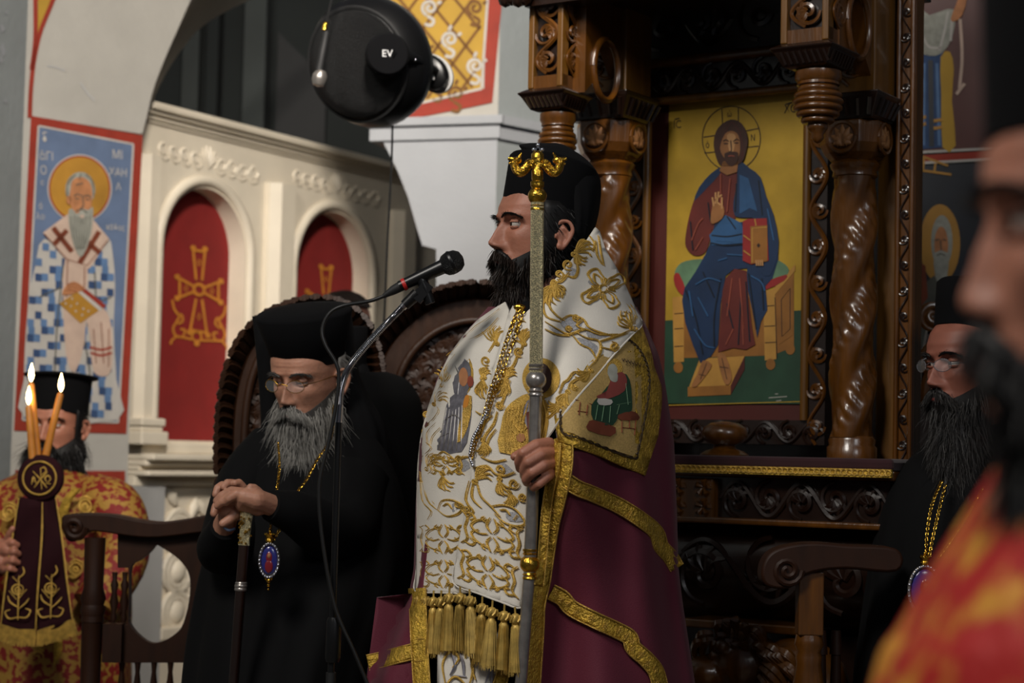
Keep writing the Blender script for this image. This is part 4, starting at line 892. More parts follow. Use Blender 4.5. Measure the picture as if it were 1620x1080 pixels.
arch_chair('carved_armchair', 'dark carved armchair with pierced arched back directly behind the white robed bishop', [(556, 760), (560, 660), (572, 585), (600, 527), (642, 484), (690, 458), (742, 447), (795, 451), (842, 472), (884, 515), (908, 580), (918, 660), (920, 760)], 5.1, 60, ((556, 585), (890, 918)), 9, at(738, 900, 5.1).x)
# ================================================================ choir stall at lower left
Y = 5.05
t = thing('choir_stall', 'dark wooden stall back with vase shaped opening and turned spindles', 'stall', Vector((at(230, 900, Y).x, Y, 0)))
S = lambda px, py, off=0: at(px, py, Y-off)
obj('crest_rail', M().prism([S(*p, .03) for p in cr([(97, 822), (104, 814), (130, 812), (175, 814), (215, 822), (250, 826), (285, 822), (330, 814), (360, 816), (360, 840), (320, 842), (250, 850), (205, 848), (150, 840), (128, 846), (118, 856), (104, 852)], 3, True)], (0, .09, 0)), 'wood_stall', t, bevel=.004)
obj('crest_scroll', M().tube([S(*p, .035) for p in spiral(118, 834, 18, 3, 0, 1.6, 20)], .008, 6), 'wood_stall', t)
hole = [tuple(p) for p in cr([(247, 862), (238, 872), (222, 886), (207, 896), (205, 930), (204, 965), (204, 985), (218, 1004), (238, 1017), (258, 1014), (280, 1000), (290, 985), (299, 950), (300, 912), (288, 890), (272, 876), (256, 866)], 3, True)]
obj('back_splat', M().plate([(204, 842), (330, 836), (330, 1048), (190, 1048), (190, 988), (203, 988), (203, 898), (186, 898), (186, 842)], [hole], lambda x, y: S(x, y, .0), (0, .03, 0)), 'wood_stall', t, smooth=False)
obj('cross_rail', M().prism([S(*p, .01) for p in ((168, 985), (330, 985), (330, 1046), (168, 1046))][0:4], (0, .05, 0)) if False else M().box(S(180, 1016), (.05, .05, .10)), 'wood_stall', t, smooth=False)
a = S(152, 850); b = S(150, 1500)
m = M(); pts = []; x, z9 = a.x, a.z
m.lathe((x, Y-.01, 0), [(.026, 0), (.026, .5), (.032, .52), (.026, .55), (.028, .75), (.034, .77), (.026, .79), (.030, z9-.22), (.024, z9-.19), (.034, z9-.16), (.026, z9-.13), (.028, z9)], 18); obj('turned_post', m, 'wood_stall', t)
for px in (178, 194):
    p = S(px, 985); q = S(px, 905); h = q.z-p.z
    obj('spindle', M().lathe((p.x, Y+.01, p.z), [(.006, 0), (.009, h*.1), (.006, h*.2), (.012, h*.4), (.007, h*.6), (.011, h*.75), (.006, h*.85), (.008, h)], 12), 'wood_stall', t)
for px in (192, 217, 243, 269, 295):
    p = S(px, 1046); h = .35
    obj('spindle', M().lathe((p.x, Y+.01, p.z-h), [(.006, 0), (.012, h*.3), (.006, h*.6), (.011, h*.8), (.006, h*.92), (.009, h)], 12), 'wood_stall', t)
p = S(240, 1046); obj('seat', M().box((p.x, Y-.2, .45), (.36, .45, .05)), 'wood_stall', t, smooth=False, bevel=.006)
# ================================================================ scroll-armed chair at right
Y = 3.95
t = thing('scroll_armchair', 'dark wooden armchair with curled scroll arm below the throne ledge', 'chair', Vector((at(1330, 1080, Y).x, Y, 0)))
S = lambda px, py, off=0: at(px, py, Y-off)
obj('scroll_arm', M().prism([S(*p, .03) for p in cr([(1420, 868), (1340, 862), (1290, 858), (1250, 862), (1222, 872), (1208, 890), (1205, 912), (1214, 927), (1238, 932), (1258, 926), (1272, 912), (1296, 904), (1340, 900), (1420, 904)], 4, True)], (0, .07, 0)), 'wood_stall', t, bevel=.006)
obj('arm_scroll', M().tube([S(*p, .032) for p in spiral(1246, 902, 24, 4, 0, 1.7, 24)], .006, 6), 'wood_stall', t)
p = S(1281, 1004); q = S(1280, 903)
obj('arm_post', M().box((p.x, Y+.01, (p.z+q.z)/2), (.052, .052, q.z-p.z)), 'wood', t, smooth=False, bevel=.003)
obj('turned_leg', M().lathe((p.x, Y+.01, 0), [(.03, 0), (.03, p.z-.28), (.022, p.z-.24), (.034, p.z-.16), (.036, p.z-.12), (.026, p.z-.06), (.028, p.z-.045), (.024, p.z-.035), (.031, p.z-.02), (.029, p.z-.01), (.027, p.z)], 20), 'wood', t)
for px in (1312, 1336):
    r = S(px, 1004); obj('spindle', M().lathe((r.x, Y+.1, .3), [(.01, 0), (.016, .3), (.01, .5), (.014, r.z-.35), (.01, r.z-.3)], 12), 'wood_stall', t)
a = S(1400, 1000); obj('seat', M().box((a.x, Y+.1, .46), (.5, .5, .06)), 'wood_stall', t, smooth=False, bevel=.008)

# ================================================================ carved chair back behind the right cleric
Y = 4.75
t = thing('carved_seat_back', 'dark carved wooden seat back with scrolls rising behind the right cleric', 'chair', Vector((at(1530, 900, Y).x, Y, 0)))
S = lambda px, py, off=0: at(px, py, Y-off)
obj('board', M().prism([S(*p) for p in cr([(1458, 800), (1456, 640), (1462, 560), (1476, 500), (1510, 470), (1560, 470), (1600, 500), (1615, 560), (1618, 800)], 4)], (0, .03, 0)), 'wood_chair', t)
for ln in (spiral(1476, 500, 22, 4, 1.5, 1.6, 20), [(1456, 560), (1470, 548), (1490, 530), (1502, 520)], spiral(1500, 470, 18, 4, 3, -1.5, 18), [(1460, 640), (1466, 600), (1480, 570)], spiral(1466, 575, 12, 3, 0, 1.4, 14)):
    obj('carved_scroll', cordm([ln], S, .012, .012, sm=3, n=7), 'wood', t)
for x in (1462, 1612): a = S(x, 790); obj('post', M().box((a.x, Y+.01, a.z/2), (.05, .06, a.z)), 'wood_chair', t, smooth=False, bevel=.005)
# ================================================================ people: generic head, beard, hands
HZ = np.array([0, .006, .02, .045, .066, .09, .118, .135, .16, .185, .205, .222, .232, .235])
HW = np.array([.018, .034, .050, .060, .066, .071, .0735, .0755, .0765, .073, .063, .045, .022, .002])
HF = np.array([.070, .084, .090, .091, .0905, .089, .0885, .094, .093, .083, .066, .044, .02, .002])
HB = np.array([.02, .03, .045, .062, .078, .09, .098, .101, .100, .091, .076, .052, .026, .002])
def _g(x, s): return np.exp(-(x/s)**2)
def face_disp(x, z, p):
    ax = np.abs(x); nz = p.get('nose', 1.0)
    d = np.zeros_like(x)
    # nose: ridge from bridge to tip, cut under the tip
    h = np.interp(z, [.060, .066, .072, .078, .090, .105, .122, .134], [0, .010, .026, .030, .024, .017, .008, 0])*nz
    wn = np.interp(z, [.060, .072, .085, .110, .134], [.0135, .0125, .0095, .0075, .010])
    d += h*np.exp(-(ax/wn)**2.4)
    d += .010*nz*_g(ax-.0135, .0062)*_g(z-.0715, .0075)
    d -= .006*_g(ax-.006, .004)*_g(z-.0625, .004)
    d -= .0135*_g(ax-.032, .017)*_g(z-.119, .0115)          # eye sockets
    d += .0055*_g(ax-.030, .022)*_g(z-.138, .007)           # brow
    d -= .003*_g(x, .010)*_g(z-.128, .008)
    d += .006*_g(ax-.046, .018)*_g(z-.092, .016)            # cheekbone
    d -= .004*_g(ax-.040, .014)*_g(z-.055, .018)
    d -= p.get('nl', .0025)*_g(ax-.026-(.078-z)*.25, .0035)*_g(z-.064, .016)
    d += .0065*_g(x, .021)*_g(z-.0515, .0045)                # upper lip
    d += .0070*_g(x, .018)*_g(z-.0405, .005)                # lower lip
    d -= .004*_g(x, .024)*_g(z-.0462, .0018)
    d -= .004*_g(x, .018)*_g(z-.030, .006)
    d += .007*_g(x, .018)*_g(z-.013, .010)                  # chin
    d += .0018*_g(ax-.032, .016)*_g(z-.1045, .004)          # under-eye bag
    d -= p.get('wr', 0)*_g(x, .04)*(np.sin((z-.15)*2*PI/.009)+1)*.5*_g(z-.163, .018)
    return d
def head_local(p):
    n = 168; s = np.linspace(-1, 1, n+1)[:-1]; t = PI*np.sign(s)*np.abs(s)**1.45
    zs = np.concatenate([np.linspace(0, .15, 110), np.linspace(.152, .2348, 34)])
    rings = []
    for z in zs:
        w, f, b = [np.interp(z, HZ, q) for q in (HW, HF, HB)]
        st_, ct = np.sin(t), np.cos(t); e = .86
        x = w*np.sign(st_)*np.abs(st_)**e; y = np.where(ct > 0, -f*np.abs(ct)**.92, b*np.abs(ct)**.95)
        front = np.clip(ct*2.2, 0, 1); y = y-face_disp(x, np.full_like(x, z), p)*front
        rings.append([Vector((a, c, z)) for a, c in zip(x, y)])
    m = M().loft(rings)
    for sg in (-1, 1):   # ears
        c = Vector((sg*.076, .008, .098)); o = Vector((sg*.35, .25, 0)).normalized()
        pts = [c+Vector((sg*.004, -.004, -.024)), c+Vector((sg*.007, .004, -.026)), c+Vector((sg*.014, .016, -.008)), c+Vector((sg*.018, .022, .012)), c+Vector((sg*.014, .014, .029)), c+Vector((sg*.006, -.002, .030)), c+Vector((sg*.002, -.010, .018))]
        m.tube(cr(pts, 5), [.0062, .0058, .0045, .0045, .0045, .0042, .004], 8); m.ball(c+Vector((sg*.005, .006, 0)), (.004, .015, .026), 12); m.ball(c+Vector((sg*.007, -.002, -.022)), (.006, .008, .009), 10); m.ball(c+Vector((sg*.005, -.011, -.002)), (.005, .004, .007), 8)
        m.tube(cr([c+Vector((sg*.010, .014, -.004)), c+Vector((sg*.012, .013, .008)), c+Vector((sg*.009, .004, .018))], 4), .0036, 6)
    return m
def head_T(px, py, Y, yaw, pitch=0, roll=0, s=1.0):
    R = Matrix.Rotation(math.radians(yaw), 4, 'Z') @ Matrix.Rotation(math.radians(pitch), 4, 'X') @ Matrix.Rotation(math.radians(roll), 4, 'Y') @ Matrix.Scale(s, 4)
    tip = R @ Vector((0, -.119, .077)); return Matrix.Translation(at(px, py, Y)-tip) @ R
def X(m, T): m.V = [T @ v for v in m.V]; return m
def strands(roots, dirs, lens, w, wig, grav, segs=4, seed=1):
    rng = np.random.RandomState(seed); m = M(); V = []; F = []
    for r, d, L in zip(roots, dirs, lens):
        p = np.array(r, float); d = np.array(d, float); d /= np.linalg.norm(d)+1e-9; k = len(V); a = rng.normal(size=3); sd = np.cross(d, a); sd /= np.linalg.norm(sd)+1e-9
        cv = rng.normal(size=3)*wig
        for i in range(segs+1):
            q = w*(1-.85*i/segs); V.append(p+sd*q); V.append(p-sd*q)
            d = d+np.array([0, 0, -grav])+cv*(1 if i % 2 else -.7)+rng.normal(size=3)*wig*.5; d /= np.linalg.norm(d); p = p+d*L/segs
        F += [(k+2*i, k+2*i+1, k+2*i+3, k+2*i+2) for i in range(segs)]
    m.V = [Vector(v) for v in V]; m.F = F; return m
def beard(par, T, hair, p, strand_mat=None, n=2600, seed=1):
    """p: zmin tip height, wb tip half-width, fwd forward shift at tip, bulge"""
    zmin, wb, fb, bl, wd = p['zmin'], p['wb'], p['fb'], p['bulge'], p.get('wd', .0012)
    def pt(t, v):
        a = min(1, abs(t)/1.45); zt = .030+.058*a**1.7; zb = zmin+abs(t)*p.get('rise', .02)
        z = zt+(zb-zt)*v
        w = np.interp(max(z, 0), HZ, HW)*(1-v)+wb*v+bl*math.sin(PI*min(1, v*1.15))*.8+.003
        f = np.interp(max(z, 0), HZ, HF)*(1-v)+fb*v+bl*math.sin(PI*min(1, v*1.1))*.55+.004
        if v < .02: f += .004*math.exp(-(t/.3)**2)
        return Vector((w*math.sin(t), -f*math.cos(t) if math.cos(t) > 0 else -f*math.cos(t)*.6, z))
    ts = np.linspace(-1.75, 1.75, 30); rings = []
    for v in np.linspace(0, .93, 16):
        rg = [pt(t, v) for t in ts]; a, b = rg[-1], rg[0]
        rg += [a.lerp(b, k/6)+Vector((0, -.02*v, 0)) for k in range(1, 6)]; rings.append(rg)
    o = obj('beard', X(M().loft(rings), T), hair, par)
    rng = np.random.RandomState(seed); R = []; D = []; L = []
    for i in range(n):
        t = rng.uniform(-1.6, 1.6); v = rng.uniform(0, 1)**.8*.97; a = pt(t, v); b = pt(t, min(1, v+.06)); c = pt(t+.06, v)
        nn = (c-a).cross(b-a); nn.normalize()
        if nn.y > 0 and math.cos(t) > .2: nn = -nn
        if nn.dot(Vector((a.x, a.y+.04, 0))) < 0: nn = -nn
        d = (b-a).normalized()+nn*rng.uniform(.0, .55); R.append(T @ (a-nn*.002)); D.append(T.to_3x3() @ d); L.append(p.get('len', .05)*rng.uniform(.5, 1.25)*(1-.35*v if zmin > -.08 else 1))
    obj('beard_strands', strands(R, D, L, wd, p.get('wig', .14), .10, 5, seed), strand_mat or hair, o, kind='stuff')
    # moustache
    m = M(); R = []; D = []; L = []
    for sg in (-1, 1):
        pts = [(sg*.002, -.0985, .0595), (sg*.014, -.0985, .0555), (sg*.027, -.090, .046), (sg*.038, -.078, .030)]
        m.tube([Vector(q) for q in cr(pts, 4)], [.005, .0065, .0065, .004], 8)
        for i in range(int(n*.12)):
            k = rng.uniform(0, 1); q = np.array([np.interp(k, [0, .33, .66, 1], [z[j] for z in pts]) for j in range(3)])
            R.append(T @ Vector(q+rng.normal(size=3)*.0035)); D.append(T.to_3x3() @ Vector((sg*(.35+.6*k), -.35, -.75))); L.append(rng.uniform(.014, .03))
    mo = obj('moustache', X(m, T), hair, par); obj('moustache_strands', strands(R, D, L, wd*.9, .12, .1, 4, seed+1), strand_mat or hair, mo, kind='stuff')
def hair_side(par, T, hair, zr=(.06, .17), n=500, seed=3, t0=1.25):
    """hair shell at temples and back of the head"""
    rings = []
    for z in np.linspace(zr[0], zr[1], 10):
        w, b = np.interp(z, HZ, HW)+.006, np.interp(z, HZ, HB)+.008
        ts = np.linspace(t0, 2*PI-t0, 28); rings.append([Vector((w*math.sin(t), (-b if math.cos(t) > 0 else -b)*math.cos(t)*.95+(.0), z)) for t in ts])
    m = M().loft(rings, closed=False); o = obj('hair', X(m, T), hair, par, solid=.006)
    rng = np.random.RandomState(seed); R = []; D = []; L = []
    for i in range(n):
        t = rng.uniform(t0-.12, 2*PI-t0+.12); z = rng.uniform(zr[0], zr[1]); w, b = np.interp(z, HZ, HW)+.007, np.interp(z, HZ, HB)+.009
        R.append(T @ Vector((w*math.sin(t), -b*math.cos(t)*.95, z))); D.append(T.to_3x3() @ Vector((math.sin(t)*.3, .6-math.cos(t)*.2, -.6))); L.append(rng.uniform(.015, .035))
    obj('hair_strands', strands(R, D, L, .0011, .25, .1, 4, seed), hair, o, kind='stuff')
def face_parts(par, T, hair, skin, p, lid=.35):
    for sg in (-1, 1):
        c = Vector((sg*.0315, -.0735, .1185)); e = obj('eye', X(M().ball(c, .0125, 18), T), 'eye_white', par)
        gz = Vector(p.get('gaze', (0, -1, 0))).normalized(); obj('iris', X(M().lathe(c+gz*.0112, [(.0062, 0), (.0055, .0011), (.001, .0018)], 16, gz), T), 'iris', e)
        m = M(); rg = []
        for a in np.linspace(lid, 1.75, 8): rg.append([c+Vector((math.sin(b)*math.cos(a)*.0146, -math.cos(b)*math.cos(a)*.0142, math.sin(a)*.0138)) for b in np.linspace(-1.5, 1.5, 16)])
        m.loft(rg, closed=False); rg = []
        for a in np.linspace(-.38, -1.6, 6): rg.append([c+Vector((math.sin(b)*math.cos(a)*.0146, -math.cos(b)*math.cos(a)*.0138, math.sin(a)*.0136)) for b in np.linspace(-1.5, 1.5, 16)])
        m.loft(rg, closed=False); obj('eyelid', X(m, T), skin, par, solid=.0012)
        bp = p.get('brow', [(.013, -.0975, .1325), (.027, -.0965, .1395), (.042, -.085, .1385), (.055, -.068, .131)])
        pts = [Vector((sg*a, b-.0015, c_)) for a, b, c_ in bp]; m = M().tube(cr(pts, 5), [.0022, .0034, .0030, .0012], 6, .8); eb = obj('eyebrow', X(m, T), hair, par)
        rng = np.random.RandomState(4); R = []; D = []; L = []
        for i in range(170):
            k = rng.uniform(0, 1); q = np.array([np.interp(k, [0, .33, .66, 1], [z[j] for z in pts]) for j in range(3)])+rng.normal(size=3)*.0020
            R.append(T @ Vector(q)); D.append(T.to_3x3() @ Vector((sg*.8, -.25, .35-.8*k))); L.append(rng.uniform(.006, .012))
        obj('eyebrow_strands', strands(R, D, L, .0006, .1, .05, 3, 5), hair, eb, kind='stuff')
    m = M(); m.tube([Vector((x, -.0965+abs(x)**1.6*1.6, .0415-x*x*2)) for x in np.linspace(-.021, .021, 9)], [.001, .0048, .0055, .0048, .001], 8); obj('lip', X(m, T), 'lip', par)
def body(par, T, hp, skin, extra, vox=.0024):
    """one continuous figure: head, neck, trunk, plus extra limb chains"""
    m = X(head_local(hp), T)
    nk = [T @ Vector(v) for v in ((0, .02, .07), (0, .025, .0), (0, .03, -.06))]; m.tube([nk[0], nk[0].lerp(nk[1], .5), nk[1], nk[2]], [.05, .052, .054, .06], 20)
    for pts, rs in extra: m.chain([Vector(q) for q in pts], rs, 12)
    o = obj('body', m, skin, par); remesh(o, vox, 1, .4); return o
def collar(par, T):
    P = [T @ Vector(v) for v in ((0, .026, -.012), (0, .028, -.04), (0, .032, -.10), (0, .034, -.16))]
    obj('collar', M().tube(P, [.0585, .062, .070, .088], 28), 'black_cloth', par)
def loft_px(rows, Y, n=56, fold=None, t0=None, t1=None):
    """rows (py, xl, xr, depth radius); closed cloth loft seen at depth Y"""
    rings = []
    for i, (py, xl, xr, hd) in enumerate(rows):
        cx, hw = (xl+xr)/2, (xr-xl)/2; rg = []
        for j in range(n):
            t = 2*PI*j/n; k = 1+(fold(t, py) if fold else 0)
            c_ = math.cos(t); yy = Y-hd*c_*k; q = at(cx+hw*math.sin(t)*k, py, yy if c_ > 0 else Y); rg.append(Vector((q.x, yy, q.z)))
        rings.append(rg)
    return M().loft(rings)
def smooth_rows(rows, n=5): return [tuple(r) for r in cr(rows, n)]
def folds(k, a, y0, y1, ph=0):
    return lambda t, y: a*max(0, min(1, (y-y0)/(y1-y0)))*(math.sin(k*t+ph+y*.004)+.6*math.sin(1.7*k*t+ph*2-y*.003))
def kamilavka(par, T, z0, z1, r0, r1, tilt=0, cy=0, brim=0, mt='black_felt', el=1.12):
    R = T @ Matrix.Translation((0, cy, z0)) @ Matrix.Rotation(math.radians(-tilt), 4, 'X'); h = z1-z0
    pr = [(r0-.004, -.002), (r0, 0), (r0+(r1-r0)*.5, h*.5), (r1, h)] + ([(r1+brim, h+.002), (r1+brim, h+.008), (r1-.01, h+.012)] if brim else [(r1-.004, h+.006), (r1*.6, h+.011)]) + [(.002, h+.012)]
    return obj('hat', X(M().lathe((0, 0, 0), pr, 48, sy=el), R), mt, par)
# ================================================================ the bishop in white and maroon vestments
BY = 3.85
DT = np.array([(340, 905, 50, .03), (360, 900, 62, .06), (400, 890, 88, .10), (440, 884, 112, .13), (480, 891, 112, .16), (520, 883, 140, .185), (560, 876, 164, .20), (600, 871, 179, .21), (700, 865, 200, .22), (800, 864, 205, .225), (900, 864, 208, .23), (950, 862, 216, .235), (1080, 842, 256, .25), (1300, 846, 262, .26), (1660, 850, 262, .27)], float)
def dt(y): return [np.interp(y, DT[:, 0], DT[:, k]) for k in (1, 2, 3)]
def Sb(px, py, off=0):
    cx, hw, hd = dt(py); s = max(-.9995, min(.9995, (px-cx)/hw)); return at(px, py, BY-(hd+off)*math.sqrt(1-s*s)-off*.3)
def mfold(t, y):
    cx, hw, hd = dt(y); x = cx+hw*math.sin(t); b = .115*math.exp(-((x-(905 if x > 905 else 905))/(85 if x > 905 else 40))**2-((y-725)/(130 if y < 725 else 190))**2) if math.cos(t) > 0 else 0
    return b+ (.007+.020*max(0, min(1, (y-640)/300)))*(math.sin(7*t+y*.003)+.7*math.sin(12*t-y*.004+1))*max(0, min(1, (y-500)/150))
def Sm(px, py, off=0):
    cx, hw, hd = dt(py); s = max(-.9995, min(.9995, (px-cx)/hw)); t = math.asin(s); c = math.cos(t); return at(px, py, BY-(hd+.014+mfold(t, py)+off)*c-off*.3)
def S2(px, py, off=0):
    a = Sb(px, py, off)
    if py < 735 and px > 832:
        b = Sm(px, py, off-.022)
        if b.y < a.y: return b
    return a
bis = thing('person', 'standing bearded bishop in white gold-embroidered stole and maroon mantle holding staff', 'person', Vector((at(860, 900, BY).x, BY, 0)))
TB = head_T(774, 384, 3.80, -64, -2, 0, .95)
sk = lambda *a: at(*a)
HY = 3.515
fing = [([sk(868, 702, HY+.02), sk(848, 704, HY), sk(828, 716, HY-.008), sk(821, 730, HY+.012), sk(822, 741, HY+.03)], [.013, .0115, .0105, .0095, .008]),
        ([sk(872, 716, HY+.02), sk(856, 719, HY-.006), sk(836, 731, HY-.014), sk(829, 744, HY+.004), sk(829, 753, HY+.026)], [.013, .0115, .0105, .0095, .008]),
        ([sk(874, 731, HY+.02), sk(860, 736, HY-.006), sk(842, 747, HY-.012), sk(832, 758, HY+.004), sk(833, 763, HY+.022)], [.012, .011, .010, .009, .0078]),
        ([sk(876, 745, HY+.03), sk(866, 753, HY+.004), sk(853, 765, HY-.002), sk(845, 770, HY+.01), sk(843, 771, HY+.018)], [.011, .010, .009, .0082, .0074]),
        ([sk(868, 708, HY+.055), sk(842, 712, HY+.062), sk(824, 718, HY+.05), sk(814, 722, HY+.036)], [.014, .012, .0105, .0085]),
        ([sk(866, 706, HY+.03), sk(884, 716, HY+.035), sk(880, 740, HY+.035), sk(872, 745, HY+.03), sk(868, 712, HY+.03), sk(888, 728, HY+.04)], [.015, .02, .018, .014, .016, .022]),
        ([sk(888, 728, HY+.045), sk(925, 738, HY+.085), sk(985, 760, 3.74), sk(985, 640, 3.83), sk(960, 540, 3.85), sk(868, 520, 3.86)], [.021, .024, .032, .04, .05, .06])]
spine = ([sk(868, 470, 3.86), sk(866, 560, 3.86), sk(864, 800, 3.87), sk(862, 1080, 3.87)], [.058, .08, .085, .085])
legs = [([Vector((at(x, 1080, 3.87).x, 3.87, .80)), Vector((at(x, 1080, 3.87).x, 3.86, .45)), Vector((at(x, 1080, 3.87).x, 3.87, .08)), Vector((at(x, 1080, 3.87).x, 3.74, .05))], [.075, .055, .04, .035]) for x in (800, 920)]
body(bis, TB, {'nose': 1.08}, 'skin', fing+[spine]+legs)
face_parts(bis, TB, 'hair_black', 'skin', {'gaze': (-.15, -1, .05)}, .22)
beard(bis, TB, 'hair_black', {'zmin': -.075, 'wb': .034, 'fb': .088, 'bulge': .016, 'len': .04, 'wig': .22}, 'hair_brown', 3200, 2)
hair_side(bis, TB, 'hair_black', (.02, .17), 700)
kamilavka(bis, TB, .150, .262, .084, .088, 9, .006)
# nails
m = M()
for (x, y, q) in ((817, 722, .026),): m.ball(at(x, y, HY+q), (.006, .003, .004), 8)
obj('nail', m, 'skin_pale', bis)
# veil over hat and down the back
vr = smooth_rows([(226, 838, 880, .02), (229, 822, 892, .05), (236, 825, 905, .07), (256, 838, 932, .085), (285, 852, 950, .09), (330, 876, 948, .088), (370, 886, 938, .08), (410, 884, 925, .07), (450, 868, 930, .07), (520, 850, 940, .08)], 4)
obj('veil', loft_px(vr, 3.885, 48, folds(9, .03, 240, 420)), 'black_veil', bis)
# garments
rows = smooth_rows([(476, 815, 905, .07), (500, 790, 930, .10), (540, 745, 990, .14), (600, 705, 1030, .17), (700, 680, 1046, .185), (900, 672, 1058, .195), (1080, 640, 1070, .21), (1640, 600, 1090, .25)], 5)
obj('under_robe', loft_px(rows, BY, 64), 'black_cloth', bis)
ye = [470, 560, 640, 690, 740, 830, 960, 1080, 1660]; xe = [838, 850, 868, 882, 884, 866, 848, 838, 830]
ylv = list(np.linspace(486, 1090, 76))+list(np.linspace(1120, 1655, 14)); rings = []
for y in ylv:
    cx, hw, hd = dt(y); a = math.asin(max(-.99, min(.99, (np.interp(y, ye, xe)-cx)/hw))); xl = np.interp(y, [480, 700, 940, 1080, 1660], [790, 700, 668, 660, 640]); b = 2*PI-math.asin(max(0.05, min(.99, (cx-xl)/hw)))
    rg = []
    for t in np.concatenate([np.linspace(a, PI/2, 60)[:-1], np.linspace(PI/2, b, 70)]):
        k = mfold(t, y); c_ = math.cos(t); yy = BY-(hd+.014+k)*c_; q = at(cx+hw*math.sin(t), y, yy if c_ > 0 else BY); rg.append(Vector((q.x, yy, q.z)))
    rings.append(rg)
mantle = obj('mantle', M().loft(rings, closed=False), 'maroon', bis, solid=.004)
def cloth(name, poly, S, off, mt, step=11, th=.004, sm=0, par=None): return obj(name, fillm(poly, S, off, step, sm=sm), mt, par or bis, solid=th)
def gband(name, ctr, w, S, off, par=None, mt='gold_braid'):
    P = cr(ctr, 8); L = []; R = []; K = len(P)
    for i in range(K):
        tg = P[min(i+1, K-1)]-P[max(i-1, 0)]; tg = tg/np.linalg.norm(tg); nn = np.array([-tg[1], tg[0]]); L.append(P[i]+nn*w/2); R.append(P[i]-nn*w/2)
    m = M(); cols = [[S(*(l+(r-l)*f), off) for l, r in zip(L, R)] for f in np.linspace(0, 1, 5)]; m.loft(cols, closed=False); o = obj(name, m, mt, par or bis, solid=.003)
    e = M()
    for side in (L, R): e.tube([S(*q, off+.003) for q in side], .0016, 6)
    obj('band_edging', e, 'gold_thread', o)
    s_ = M()
    for i in range(3, K-2, 5):
        c = (L[i]+R[i])/2; tg = P[min(i+1, K-1)]-P[max(i-1, 0)]; tg = tg/np.linalg.norm(tg); nn = np.array([-tg[1], tg[0]])
        q = w*.26; c = c+nn*q*.3*(1 if (i//5) % 2 else -1)
        cordm([[c-nn*q, c+nn*q], [c-nn*q*.4, c+tg*q*.8+nn*q*.2], [c-nn*q*.4, c-tg*q*.8+nn*q*.2], [c+nn*q*.1, c+tg*q*.6+nn*q*.7], [c+nn*q*.1, c-tg*q*.6+nn*q*.7]], S, .0013, off+.003, s_, 0, 5)
    obj('band_motifs', s_, 'gold_thread', o, kind='stuff'); return o
gband('gold_band', [(896, 760), (915, 772), (940, 782), (980, 800), (1015, 822), (1038, 842), (1046, 864), (1060, 880), (1071, 898)], 23, Sm, .006)
gband('gold_band', [(872, 936), (890, 946), (905, 962), (940, 980), (975, 996), (996, 1008), (1002, 1024), (1022, 1042), (1038, 1062), (1046, 1092)], 24, Sm, .006)
gband('mantle_edging', [(888, 690), (894, 706), (892, 745), (882, 790), (872, 830), (864, 880), (858, 920), (850, 958), (848, 1000), (842, 1090)], 24, Sm, .008)
gband('mantle_edging', [(880, 700), (877, 740), (868, 780), (862, 830), (858, 880), (853, 925)], 14, Sm, .014)
gband('gold_band', [(582, 1048), (605, 1043), (630, 1036), (654, 1030)], 24, Sm, .004)
gband('mantle_edging', [(660, 930), (662, 980), (664, 1030), (668, 1095)], 26, Sm, .010)
cloth('mantle_front', [(596, 945), (654, 938), (654, 1095), (578, 1095)], Sm, .0, 'maroon', 14)
# inner stole seen between the mantle edges
cloth('inner_stole', [(694, 1000), (800, 1000), (800, 1095), (692, 1095)], Sb, .006, 'white_cloth', 14)
gband('mantle_edging', [(822, 985), (808, 1030), (798, 1060), (786, 1095)], 20, Sb, .012)
m = M(); cordm([[(704, 1080), (700, 1050), (712, 1030), (726, 1040), (716, 1056)], [(752, 1075), (746, 1050), (758, 1032), (770, 1046)], [(700, 1090), (720, 1070), (742, 1088)], [(742, 1030), (748, 1060), (742, 1085)]], Sb, .0028, .012, m); obj('inner_embroidery', m, 'gold_thread', bis)
m = M(); cordm([[(714, 1030), (720, 1052), (712, 1068)], [(722, 1024), (732, 1046), (734, 1068)], [(716, 1068), (738, 1070)], [(772, 1030), (778, 1052), (768, 1080)], [(786, 1034), (780, 1060), (776, 1090)]], Sb, .0032, .011, m); obj('inner_silver', m, 'silver_thread', bis, kind='stuff')
# great white stole: hanging strip and the piece over the shoulder
W1 = [(800, 478), (780, 490), (757, 506), (733, 532), (712, 562), (696, 594), (681, 636), (670, 676), (664.5, 710), (661, 760), (660.5, 850), (659, 905), (657, 934), (690, 937), (720, 938), (745, 938), (742, 850), (752, 740), (764, 660), (780, 590), (800, 530), (806, 492)]
st1 = cloth('stole_strip', W1, Sb, .022, 'white_cloth', 10)
W2 = [(812, 484), (830, 498), (842, 486), (860, 462), (882, 438), (905, 410), (925, 384), (941, 360), (948, 366), (957, 395), (975, 425), (990, 455), (1004, 486), (1016, 512), (1000, 530), (972, 560), (945, 592), (915, 626), (890, 658), (868, 690), (848, 712), (838, 740), (834, 800), (831, 860), (828, 930), (825, 961), (790, 951), (755, 938), (717, 922), (722, 880), (734, 820), (745, 760), (752, 700), (764, 650), (778, 595), (792, 545), (804, 500)]
st2 = cloth('stole_shoulder', W2, S2, .034, 'white_cloth', 9)
obj('stole_hem', cordm([[p for p in W1[4:18]]], Sb, .0022, .026, sm=4), 'white_cloth', st1)
obj('stole_hem', cordm([W2[12:30]], S2, .0022, .038, sm=4), 'white_cloth', st2)
